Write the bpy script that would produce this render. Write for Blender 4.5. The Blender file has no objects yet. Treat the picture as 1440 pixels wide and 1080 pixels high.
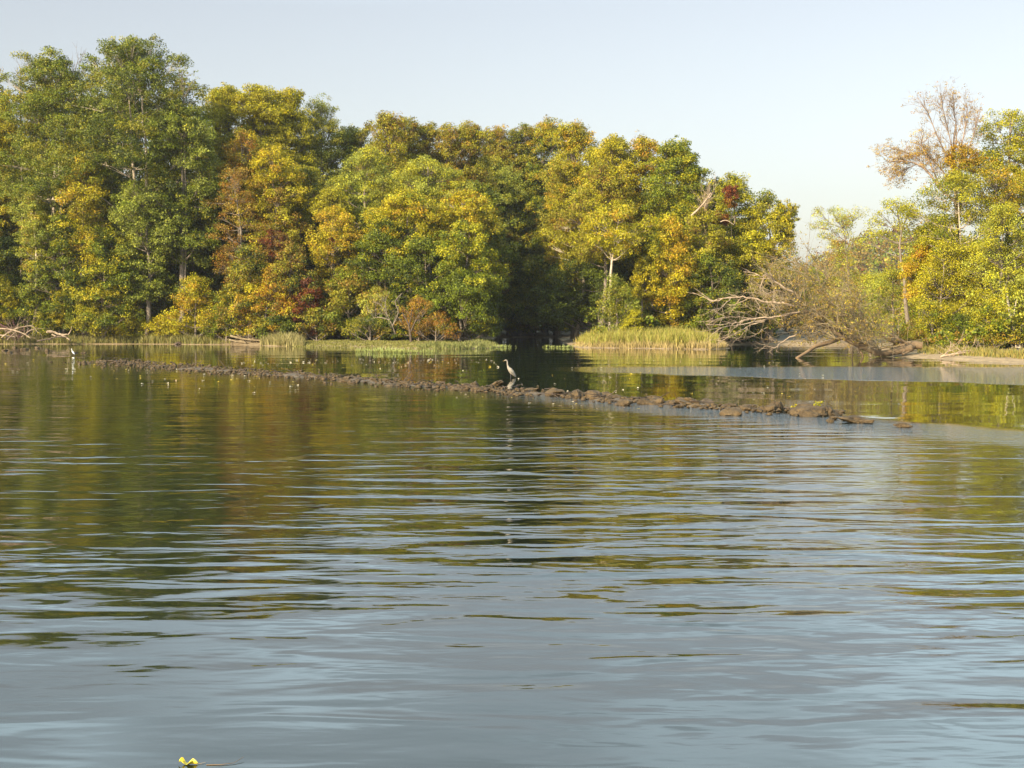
import bpy, math
import numpy as np
from mathutils import Vector, noise as mnoise

# ------------------------------------------------------------------ camera
scene = bpy.context.scene
F, CX, CY, HZ = 1900.0, 720.0, 540.0, 445.0
CAMH = 3.17
PITCH = math.atan((CY - HZ) / F)
cam_d = bpy.data.cameras.new("camera")
cam_d.sensor_width = 36.0
cam_d.lens = 36.0 * F / 1440.0
cam_d.clip_start = 0.1
cam_d.clip_end = 9000.0
cam = bpy.data.objects.new("camera", cam_d)
scene.collection.objects.link(cam)
cam.location = (0, 0, CAMH)
cam.rotation_euler = (math.pi / 2 - PITCH, 0, 0)
scene.camera = cam

# ------------------------------------------------------------------ sky and sun
SUN_EL = math.radians(26)
SUN_AZ = math.radians(180 + 41)      # clockwise from +Y: behind the camera, to the left
world = bpy.data.worlds.new("World")
scene.world = world
world.use_nodes = True
nt = world.node_tree
bg = nt.nodes["Background"]
sky = nt.nodes.new("ShaderNodeTexSky")
sky.sky_type = 'NISHITA'
sky.sun_disc = False
sky.sun_elevation = SUN_EL
sky.sun_rotation = SUN_AZ
sky.air_density = 1.0
sky.dust_density = 2.2
sky.ozone_density = 1.3
hsv = nt.nodes.new("ShaderNodeHueSaturation"); hsv.inputs["Saturation"].default_value = 0.60     # thin high veil: paler sky
nt.links.new(sky.outputs[0], hsv.inputs["Color"]); 
tint = nt.nodes.new("ShaderNodeMix"); tint.data_type = 'RGBA'; tint.blend_type = 'MULTIPLY'; tint.inputs[0].default_value = 1.0
tint.inputs[7].default_value = (1.10, 1.02, 0.945, 1)
nt.links.new(hsv.outputs[0], tint.inputs[6])
# bright soft clouds higher up than the picture shows (they are seen mirrored in the near water)
tcw = nt.nodes.new("ShaderNodeTexCoord"); sxw = nt.nodes.new("ShaderNodeSeparateXYZ"); nt.links.new(tcw.outputs["Generated"], sxw.inputs[0])
elw = nt.nodes.new("ShaderNodeMapRange"); elw.interpolation_type = 'SMOOTHSTEP'; elw.inputs[1].default_value = 0.215; elw.inputs[2].default_value = 0.30
nt.links.new(sxw.outputs[2], elw.inputs[0])
mpw = nt.nodes.new("ShaderNodeMapping"); mpw.inputs["Scale"].default_value = (2.2, 2.2, 9.0); nt.links.new(tcw.outputs["Generated"], mpw.inputs[0])
nzw = nt.nodes.new("ShaderNodeTexNoise"); nzw.inputs["Scale"].default_value = 1.3; nzw.inputs["Detail"].default_value = 1.5; nt.links.new(mpw.outputs[0], nzw.inputs[0])
rmw = nt.nodes.new("ShaderNodeMapRange"); rmw.interpolation_type = 'SMOOTHSTEP'; rmw.inputs[1].default_value = 0.38; rmw.inputs[2].default_value = 0.62; rmw.inputs[3].default_value = 0.3
nt.links.new(nzw.outputs[0], rmw.inputs[0])
mlw = nt.nodes.new("ShaderNodeMath"); mlw.operation = 'MULTIPLY'; nt.links.new(elw.outputs[0], mlw.inputs[0]); nt.links.new(rmw.outputs[0], mlw.inputs[1])
cldw = nt.nodes.new("ShaderNodeMix"); cldw.data_type = 'RGBA'; cldw.inputs[7].default_value = (8.2, 10.6, 12.0, 1)
nt.links.new(mlw.outputs[0], cldw.inputs[0]); nt.links.new(tint.outputs[2], cldw.inputs[6]); nt.links.new(cldw.outputs[2], bg.inputs[0])
bg.inputs[1].default_value = 0.070
sd = bpy.data.lights.new("sun", 'SUN')
sd.energy = 5.0
sd.angle = math.radians(0.5)
sd.color = (1.0, 0.84, 0.60)
sun = bpy.data.objects.new("sun", sd)
scene.collection.objects.link(sun)
tosun = Vector((math.sin(SUN_AZ) * math.cos(SUN_EL), math.cos(SUN_AZ) * math.cos(SUN_EL), math.sin(SUN_EL)))
sun.rotation_euler = tosun.to_track_quat('Z', 'Y').to_euler()
sun.location = (-60, -60, 80)
scene.view_settings.view_transform = 'Standard'
scene.view_settings.look = 'None'
scene.view_settings.gamma = 1.0
scene.view_settings.use_curve_mapping = False
scene.view_settings.exposure = 1.45
scene.cycles.max_bounces = 8
scene.cycles.transparent_max_bounces = 4

# ------------------------------------------------------------------ helpers
R = np.random.default_rng(7)

def at(px, py, D):
    """point at ground distance D (world Y) seen in photo pixel px, py"""
    c, s = math.cos(PITCH), math.sin(PITCH)
    dx = px - CX
    u = CY - py
    dy = F * c + u * s
    dz = -F * s + u * c
    k = D / dy
    return np.array([dx * k, D, CAMH + dz * k])

def onwater(px, py, z=0.0):
    """point of the plane z seen in photo pixel px, py"""
    c, s = math.cos(PITCH), math.sin(PITCH)
    u = CY - py
    dy = F * c + u * s
    dz = -F * s + u * c
    k = (z - CAMH) / dz
    return np.array([(px - CX) * k, dy * k, z])

def tag(o, label=None, cat=None, group=None, kind=None):
    if label: o["label"] = label
    if cat: o["category"] = cat
    if group: o["group"] = group
    if kind: o["kind"] = kind
    return o

def link(o, parent=None):
    scene.collection.objects.link(o)
    if parent is not None: o.parent = parent
    return o

def empty(name, loc, label, cat, group=None):
    o = bpy.data.objects.new(name, None)
    o.location = loc
    o.empty_display_size = 0.3
    link(o)
    return tag(o, label, cat, group)

def mesh(name, V, Fc, mat, parent=None, smooth=False, col=None, origin=None):
    V = np.asarray(V, dtype=np.float32).reshape(-1, 3)
    if origin is not None: V = V - np.asarray(origin, dtype=np.float32)
    Fc = np.asarray(Fc, dtype=np.int32)
    n, k = Fc.shape
    me = bpy.data.meshes.new(name)
    me.vertices.add(len(V)); me.vertices.foreach_set("co", V.ravel())
    me.loops.add(n * k); me.loops.foreach_set("vertex_index", Fc.ravel())
    me.polygons.add(n)
    me.polygons.foreach_set("loop_start", np.arange(0, n * k, k, dtype=np.int32))
    if smooth: me.polygons.foreach_set("use_smooth", np.ones(n, dtype=bool))
    me.update(calc_edges=True)
    if col is not None:
        a = me.attributes.new("col", 'FLOAT_COLOR', 'FACE')
        c4 = np.ones((n, 4), dtype=np.float32); c4[:, :3] = col
        a.data.foreach_set("color", c4.ravel())
    me.materials.append(mat)
    o = bpy.data.objects.new(name, me)
    link(o, parent)
    if origin is not None and parent is None: o.location = origin
    return o

class Tubes:
    """collects tapered tubes, one mesh"""
    def __init__(self): self.V, self.F, self.n = [], [], 0
    def add(self, pts, rad, sides=6, squash=None):
        P = np.asarray(pts, float); r = np.asarray(rad, float)
        T = np.gradient(P, axis=0); T /= np.linalg.norm(T, axis=1, keepdims=True) + 1e-9
        ref = np.array([0.13, 0.05, 1.0]) if abs(T[:, 2]).mean() < 0.8 else np.array([1.0, 0.1, 0.0])
        A = np.cross(T, ref); A /= np.linalg.norm(A, axis=1, keepdims=True) + 1e-9
        B = np.cross(T, A)
        th = np.linspace(0, 2 * math.pi, sides, endpoint=False)
        sq = 1.0 if squash is None else squash
        ring = P[:, None, :] + r[:, None, None] * (np.cos(th)[None, :, None] * A[:, None, :] + sq * np.sin(th)[None, :, None] * B[:, None, :])
        m = len(P)
        base = self.n + np.arange(m - 1)[:, None] * sides
        j = np.arange(sides)[None, :]; j2 = (j + 1) % sides
        q = np.stack([base + j, base + j2, base + sides + j2, base + sides + j], -1).reshape(-1, 4)
        self.V.append(ring.reshape(-1, 3)); self.F.append(q); self.n += m * sides
        for end, idx in ((0, 0), (m - 1, m - 1)):
            if r[end] > 0.02 and sides % 2 == 0:      # cap with quads
                b = self.n - m * sides + idx * sides
                for a in range(sides // 2 - 1):
                    f = [b + a, b + a + 1, b + sides - 2 - a, b + sides - 1 - a]
                    self.F.append(np.array([f if end else f[::-1]]))
    def build(self, name, mat, parent=None, origin=None, smooth=True):
        return mesh(name, np.concatenate(self.V), np.concatenate(self.F), mat, parent, smooth, origin=origin)

def bez(p0, p1, p2, n):
    t = np.linspace(0, 1, n)[:, None]
    return (1 - t) ** 2 * p0 + 2 * t * (1 - t) * p1 + t * t * p2

def unit(v):
    return v / (np.linalg.norm(v, axis=-1, keepdims=True) + 1e-9)

# ------------------------------------------------------------------ materials
def new_mat(name):
    m = bpy.data.materials.new(name); m.use_nodes = True
    t = m.node_tree; t.nodes.clear()
    out = t.nodes.new("ShaderNodeOutputMaterial")
    return m, t, out

def leaf_material():
    m, t, out = new_mat("autumn_leaves")
    at_ = t.nodes.new("ShaderNodeAttribute"); at_.attribute_name = "col"
    d = t.nodes.new("ShaderNodeBsdfPrincipled")
    d.inputs["Roughness"].default_value = 0.55
    d.inputs["Specular IOR Level"].default_value = 0.25
    tr = t.nodes.new("ShaderNodeBsdfTranslucent")
    mx = t.nodes.new("ShaderNodeMixShader"); mx.inputs[0].default_value = 0.31
    t.links.new(at_.outputs["Color"], d.inputs["Base Color"])
    t.links.new(at_.outputs["Color"], tr.inputs["Color"])
    t.links.new(d.outputs[0], mx.inputs[1]); t.links.new(tr.outputs[0], mx.inputs[2])
    t.links.new(mx.outputs[0], out.inputs[0])
    return m

def noisy_material(name, cols, scale=1.0, rough=0.9, bump=0.0, bscale=8.0, detail=8.0, stretch=(1, 1, 1), spec=0.3):
    """object/world-space mottled colour between the given stops"""
    m, t, out = new_mat(name)
    tc = t.nodes.new("ShaderNodeTexCoord")
    mp = t.nodes.new("ShaderNodeMapping"); mp.inputs["Scale"].default_value = stretch
    n = t.nodes.new("ShaderNodeTexNoise"); n.inputs["Scale"].default_value = scale; n.inputs["Detail"].default_value = detail
    n.inputs["Roughness"].default_value = 0.65
    cr = t.nodes.new("ShaderNodeValToRGB")
    cr.color_ramp.elements[0].position = 0.3; cr.color_ramp.elements[1].position = 0.7
    cr.color_ramp.elements[0].color = (*cols[0], 1); cr.color_ramp.elements[1].color = (*cols[-1], 1)
    for i, c in enumerate(cols[1:-1]):
        e = cr.color_ramp.elements.new(0.3 + 0.4 * (i + 1) / (len(cols) - 1)); e.color = (*c, 1)
    b = t.nodes.new("ShaderNodeBsdfPrincipled")
    b.inputs["Roughness"].default_value = rough
    b.inputs["Specular IOR Level"].default_value = spec
    t.links.new(tc.outputs["Object"], mp.inputs[0]); t.links.new(mp.outputs[0], n.inputs[0])
    t.links.new(n.outputs[0], cr.inputs[0]); t.links.new(cr.outputs[0], b.inputs["Base Color"])
    if bump:
        n2 = t.nodes.new("ShaderNodeTexNoise"); n2.inputs["Scale"].default_value = bscale; n2.inputs["Detail"].default_value = 6
        bp = t.nodes.new("ShaderNodeBump"); bp.inputs["Strength"].default_value = 1.0; bp.inputs["Distance"].default_value = bump
        t.links.new(mp.outputs[0], n2.inputs[0]); t.links.new(n2.outputs[0], bp.inputs["Height"])
        t.links.new(bp.outputs[0], b.inputs["Normal"])
    t.links.new(b.outputs[0], out.inputs[0])
    return m

M_LEAF = leaf_material()
M_BARK = noisy_material("grey_brown_bark", [(0.07, 0.055, 0.04), (0.16, 0.13, 0.10), (0.24, 0.20, 0.15)], 3.0, 0.95, 0.04, 14, stretch=(3, 3, 0.6))
M_BARKPALE = noisy_material("pale_bark", [(0.20, 0.16, 0.11), (0.36, 0.30, 0.22), (0.46, 0.40, 0.31)], 2.5, 0.9, 0.03, 14, stretch=(3, 3, 0.7))
M_DEAD = noisy_material("weathered_dead_wood", [(0.13, 0.09, 0.055), (0.28, 0.21, 0.14), (0.40, 0.31, 0.22)], 2.5, 0.85, 0.03, 12)
M_TWIG = noisy_material("brown_twigs", [(0.10, 0.065, 0.035), (0.19, 0.13, 0.07)], 1.5, 0.9)
M_LOG = noisy_material("dark_wet_log", [(0.03, 0.022, 0.015), (0.09, 0.06, 0.04)], 2.5, 0.6, 0.03, 10)
M_ROCK = noisy_material("muddy_brown_rock", [(0.022, 0.014, 0.006), (0.056, 0.036, 0.014), (0.098, 0.064, 0.027)], 2.6, 0.75, 0.06, 8)

# ------------------------------------------------------------------ land
SHORE = [(-1500, 492), (-700, 486), (-200, 484), (0, 484), (200, 484), (330, 485), (430, 488), (560, 490), (645, 491), (690, 490),
         (705, 487), (690, 478), (700, 474), (785, 474), (795, 483), (812, 489), (900, 490), (1000, 491.5), (1024, 490.5),
         (1020, 486), (1060, 484), (1100, 485), (1125, 486), (1200, 485.5), (1236, 492), (1240, 500), (1290, 503), (1350, 507), (1440, 511),
         (1700, 520), (2600, 545)]
SH = np.array([onwater(a, b)[:2] for a, b in SHORE])
POLY = np.vstack([SH, [[400, 60], [400, 900], [-400, 900], [-400, 130]]])

def sdist(X, Y):
    """signed distance to the shore, >0 on land"""
    P = np.stack([np.ravel(X), np.ravel(Y)], -1)
    d = np.full(len(P), 1e9); inside = np.zeros(len(P), bool)
    n = len(POLY)
    for i in range(n):
        a, b = POLY[i], POLY[(i + 1) % n]
        ab = b - a
        t = np.clip(((P - a) @ ab) / (ab @ ab), 0, 1)
        d = np.minimum(d, np.hypot(*(P - a - t[:, None] * ab).T))
        cond = (a[1] > P[:, 1]) != (b[1] > P[:, 1])
        xi = a[0] + (P[:, 1] - a[1]) / (b[1] - a[1] + 1e-12) * ab[0]
        inside ^= cond & (P[:, 0] < xi)
    return np.where(inside, d, -d).reshape(np.shape(X))

def wob(X, Y, s, seed=0.0):
    return (np.sin(X * s + 1.3 * seed + 1.7 * np.sin(Y * s * 0.7 + seed)) + np.sin(Y * s * 1.3 + 2.1 * seed + 1.3 * np.sin(X * s * 0.9))) * 0.5

def height(X, Y):
    X = np.asarray(X, float); Y = np.asarray(Y, float)
    d = sdist(X, Y) + 0.35 * wob(X, Y, 0.9, 1) + 0.15 * wob(X, Y, 2.7, 3)
    h = np.where(d > 0, 0.55 * (1 - np.exp(-np.maximum(d, 0) / 4.0)) + 0.02 * np.clip(d, 0, 400) ** 1.0 * 0.4 , np.maximum(d * 0.25, -2.0))
    h = h + np.where(d > 0.5, 0.06 * wob(X, Y, 1.5, 5), 0)
    # far wooded ridge beyond the channel
    h = h + 33 * np.exp(-(((X - 186) / 50) ** 2 + ((Y - 640) / 130) ** 2)) * (d > 0)
    return h

def gz(x, y): return float(height(np.array([x]), np.array([y]))[0])

def axis(lo, hi, step, far, g=1.25):
    core = list(np.arange(lo, hi + 1e-6, step)); s = step
    a = [core[0]]
    while a[-1] > -far: s *= g; a.append(a[-1] - s)
    b = [core[-1]]; s = step
    while b[-1] < far: s *= g; b.append(b[-1] + s)
    return np.array(a[::-1][:-1] + core + b[1:])

gx = axis(-75, 75, 0.8, 4000); gy = axis(70, 240, 0.8, 4000)
GX, GY = np.meshgrid(gx, gy)
GZ = height(GX, GY)
nx_, ny_ = len(gx), len(gy)
idx = np.arange(nx_ * ny_).reshape(ny_, nx_)
quads = np.stack([idx[:-1, :-1], idx[:-1, 1:], idx[1:, 1:], idx[1:, :-1]], -1).reshape(-1, 4)

def ground_material():
    m, t, out = new_mat("bank_soil_and_litter")
    g = t.nodes.new("ShaderNodeNewGeometry"); sp = t.nodes.new("ShaderNodeSeparateXYZ")
    t.links.new(g.outputs["Position"], sp.inputs[0])
    n = t.nodes.new("ShaderNodeTexNoise"); n.inputs["Scale"].default_value = 1.6; n.inputs["Detail"].default_value = 9; n.inputs["Roughness"].default_value = 0.7
    t.links.new(g.outputs["Position"], n.inputs[0])
    mud = t.nodes.new("ShaderNodeValToRGB")
    mud.color_ramp.elements[0].position = 0.35; mud.color_ramp.elements[1].position = 0.68
    mud.color_ramp.elements[0].color = (0.13, 0.09, 0.045, 1); mud.color_ramp.elements[1].color = (0.30, 0.22, 0.12, 1)
    lit = t.nodes.new("ShaderNodeValToRGB")
    lit.color_ramp.elements[0].position = 0.35; lit.color_ramp.elements[1].position = 0.65
    lit.color_ramp.elements[0].color = (0.03, 0.022, 0.012, 1); lit.color_ramp.elements[1].color = (0.085, 0.065, 0.025, 1)
    t.links.new(n.outputs[0], mud.inputs[0]); t.links.new(n.outputs[0], lit.inputs[0])
    mr = t.nodes.new("ShaderNodeMapRange"); mr.inputs[1].default_value = 0.35; mr.inputs[2].default_value = 0.6
    t.links.new(sp.outputs[2], mr.inputs[0])
    mx = t.nodes.new("ShaderNodeMix"); mx.data_type = 'RGBA'
    t.links.new(mr.outputs[0], mx.inputs[0]); t.links.new(mud.outputs[0], mx.inputs[6]); t.links.new(lit.outputs[0], mx.inputs[7])
    b = t.nodes.new("ShaderNodeBsdfPrincipled"); b.inputs["Roughness"].default_value = 0.85
    bp = t.nodes.new("ShaderNodeBump"); bp.inputs["Distance"].default_value = 0.12
    t.links.new(n.outputs[0], bp.inputs["Height"]); t.links.new(bp.outputs[0], b.inputs["Normal"])
    t.links.new(mx.outputs[2], b.inputs["Base Color"]); t.links.new(b.outputs[0], out.inputs[0])
    return m
M_GROUND = ground_material()
tag(mesh("ground", np.stack([GX, GY, GZ], -1), quads, M_GROUND, smooth=True), kind="structure")

# ------------------------------------------------------------------ water
def water_material():
    m, t, out = new_mat("river_water")
    N, L = t.nodes, t.links
    g = N.new("ShaderNodeNewGeometry"); sp = N.new("ShaderNodeSeparateXYZ"); L.new(g.outputs["Position"], sp.inputs[0])
    def math_(op, a, b=None, c=None, clamp=False):
        n = N.new("ShaderNodeMath"); n.operation = op; n.use_clamp = clamp
        for i, v in enumerate((a, b, c)):
            if v is None: continue
            if isinstance(v, (int, float)): n.inputs[i].default_value = v
            else: L.new(v, n.inputs[i])
        return n.outputs[0]
    def ramp(v, a, b, lo=0.0, hi=1.0):
        n = N.new("ShaderNodeMapRange"); n.interpolation_type = 'SMOOTHSTEP'
        n.inputs[1].default_value = a; n.inputs[2].default_value = b; n.inputs[3].default_value = lo; n.inputs[4].default_value = hi
        L.new(v, n.inputs[0]); return n.outputs[0]
    def noise(scale, loc=(0, 0, 0), rot=0.0, detail=2.0, rough=0.5, dist=0.0):
        mp = N.new("ShaderNodeMapping"); mp.inputs["Scale"].default_value = scale; mp.inputs["Location"].default_value = loc
        mp.inputs["Rotation"].default_value = (0, 0, rot)
        L.new(g.outputs["Position"], mp.inputs[0])
        n = N.new("ShaderNodeTexNoise"); n.inputs["Scale"].default_value = 1.0; n.inputs["Detail"].default_value = detail
        n.inputs["Roughness"].default_value = rough; n.inputs["Distortion"].default_value = dist
        L.new(mp.outputs[0], n.inputs[0]); return n.outputs[0]
    X, Y = sp.outputs[0], sp.outputs[1]
    # s: signed distance from the line of the rock weir (>0 upstream)
    s = math_('MULTIPLY', math_('ADD', math_('ADD', Y, math_('MULTIPLY', X, 1.357)), -56.65), 0.593)
    wobn = noise((0.25, 0.25, 1), detail=3)
    swob = math_('ADD', s, math_('MULTIPLY', math_('ADD', wobn, -0.5), 2.0))
    down = ramp(swob, -1.0, 0.2, 1.0, 0.0)                    # 1 downstream of the weir
    # downstream ripples: strongest 15-35 m out, calmer close in
    near = ramp(Y, 8.0, 18.0, W_NEAR, 1.0)
    far = ramp(Y, 30.0, 52.0, 1.0, 0.28)
    patch = ramp(noise((0.09, 0.06, 1), loc=(3, 1, 0), detail=2), 0.36, 0.62, 0.45, 1.25)
    right = ramp(X, 3.0, 10.0, 1.0, 0.8)
    amp = math_('MULTIPLY', math_('MULTIPLY', math_('MULTIPLY', near, far), math_('MULTIPLY', patch, right)), down)
    calm = math_('ADD', math_('MULTIPLY', math_('SUBTRACT', 1.0, down), 0.035), amp)
    h1 = noise((0.38, 1.10, 1), rot=0.06, detail=2.0, rough=0.42, dist=0.5)
    h2 = noise((0.9, 2.3, 1), loc=(5, 2, 0), rot=-0.10, detail=2.0, dist=0.4)
    h3 = noise((3.0, 7.0, 1), loc=(1, 7, 0), rot=0.12, detail=2.0)
    hs = noise((0.10, 0.22, 1), loc=(9, 4, 0), rot=0.15, detail=1.0)
    H = math_('ADD', math_('MULTIPLY', h1, 0.100), math_('MULTIPLY', h2, 0.026))
    H = math_('ADD', H, math_('MULTIPLY', h3, 0.0030))
    H = math_('MULTIPLY', H, calm)
    H = math_('ADD', H, math_('MULTIPLY', hs, 0.045))
    # wind ruffled band upstream, and the riffle just below the weir
    e1 = math_('ADD', Y, math_('MULTIPLY', math_('ADD', wobn, -0.5), 5.5))
    b1 = ramp(e1, 82.5, 86.0, 1.0, 0.0)
    lowline = math_('ADD', e1, math_('MULTIPLY', X, 0.746))
    b2 = ramp(lowline, 79.6, 81.2, 0.0, 1.0)
    b3 = ramp(X, 1.0, 12.0)
    band = math_('MULTIPLY', math_('MULTIPLY', b1, b2), b3)
    r1 = ramp(swob, -5.5, -1.2, 0.0, 1.0)
    r2 = ramp(swob, -0.6, 0.4, 1.0, 0.0)
    r3 = ramp(X, -2.0, 9.0, 0.15, 1.0)
    riff = math_('MULTIPLY', math_('MULTIPLY', r1, r2), r3)
    ruff = math_('MAXIMUM', band, math_('MULTIPLY', riff, 0.8))
    hr = noise((3.0, 5.5, 1), loc=(2, 8, 0), detail=3.0, rough=0.6)
    H = math_('ADD', H, math_('MULTIPLY', math_('MULTIPLY', hr, 0.115), ruff))
    bp = N.new("ShaderNodeBump"); bp.inputs["Strength"].default_value = 1.0; bp.inputs["Distance"].default_value = 1.0
    L.new(H, bp.inputs["Height"])
    b = N.new("ShaderNodeBsdfPrincipled")
    b.inputs["Base Color"].default_value = (0.006, 0.010, 0.005, 1)
    b.inputs["IOR"].default_value = 1.70
    b.inputs["Roughness"].default_value = 0.03
    L.new(bp.outputs[0], b.inputs["Normal"])
    L.new(b.outputs[0], out.inputs[0])
    return m
W_NEAR = 0.30
M_WATER = water_material()
wv = [[-4000, -4000, 0], [4000, -4000, 0], [4000, 4000, 0], [-4000, 4000, 0]]
tag(mesh("river_water", wv, [[0, 1, 2, 3]], M_WATER), kind="structure")

# ------------------------------------------------------------------ foliage
# leaf colours (linear)
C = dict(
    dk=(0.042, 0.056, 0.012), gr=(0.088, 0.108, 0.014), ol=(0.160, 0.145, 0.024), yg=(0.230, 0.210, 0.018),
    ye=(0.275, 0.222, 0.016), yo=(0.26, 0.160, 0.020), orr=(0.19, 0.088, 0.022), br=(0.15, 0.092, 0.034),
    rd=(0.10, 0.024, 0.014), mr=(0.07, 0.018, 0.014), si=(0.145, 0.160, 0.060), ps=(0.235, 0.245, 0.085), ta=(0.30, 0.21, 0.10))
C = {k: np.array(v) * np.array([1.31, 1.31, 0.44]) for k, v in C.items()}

def leaves(rng, centres, radii, outdir, size, per, pal, wts, clump_id, flat=0.7, spread=1.0, jit=0.19):
    """diamond leaves gathered round clump centres; returns V, F, col"""
    n = len(centres)
    cnt = np.maximum(3, (per * (radii / radii.mean()) ** 2).astype(int))
    rep = np.repeat(np.arange(n), cnt)
    m = len(rep)
    g = rng.normal(size=(m, 3)); g = unit(g) * (rng.random((m, 1)) ** 0.45)
    g[:, 2] *= flat
    p = centres[rep] + g * radii[rep][:, None] * spread
    nrm = unit(0.55 * g + 0.55 * outdir[rep] + 0.8 * rng.normal(size=(m, 3)) + np.array([0, 0, 0.35]))
    a = unit(np.cross(nrm, rng.normal(size=(m, 3))))
    b = np.cross(nrm, a)
    sz = size * (0.65 + 0.7 * rng.random((m, 1)))
    V = np.stack([p - a * sz * 0.62, p + b * sz * 0.42 + nrm * sz * 0.08, p + a * sz * 0.62, p - b * sz * 0.42 + nrm * sz * 0.08], 1)
    Fc = np.arange(m * 4).reshape(-1, 4)
    pal = np.array([C[k] for k in pal]); wts = np.array(wts, float); wts /= wts.sum()
    # colours by limb, with clump and leaf variation
    nid = clump_id.max() + 1
    lob = rng.choice(len(pal), size=nid, p=wts)
    cl = np.where(rng.random(n) < 0.5, lob[clump_id], rng.choice(len(pal), size=n, p=wts))
    lf = np.where(rng.random(m) < 0.72, cl[rep], rng.choice(len(pal), size=m, p=wts))
    col = pal[lf] * (1 + jit * rng.normal(size=n)[rep][:, None] * 0.8) * (1 + jit * rng.normal(size=(m, 1)))
    return V.reshape(-1, 3), Fc, np.clip(col, 0.006, 0.6)

def lobe_clumps(rng, lc, lr, axis_xy, cr, dens, down=-0.35):
    """clumps over the shell of each lobe"""
    cs, rs, od, ids = [], [], [], []
    for i, (c, r) in enumerate(zip(lc, lr)):
        n = max(4, int(dens * 4 * (r / cr) ** 2))
        d = unit(rng.normal(size=(n * 2, 3)))
        d = d[d[:, 2] > down][:n]
        rad = r * (0.40 + 0.85 * rng.random((len(d), 1)) ** 0.75)
        q = c + d * rad * np.array([rng.uniform(.85, 1.3), rng.uniform(.85, 1.3), rng.uniform(.6, .95)])
        cs.append(q); rs.append(cr * (0.6 + 0.8 * rng.random(len(d)))); od.append(d); ids.append(np.full(len(d), i))
    return np.concatenate(cs), np.concatenate(rs), np.concatenate(od), np.concatenate(ids)

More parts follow.
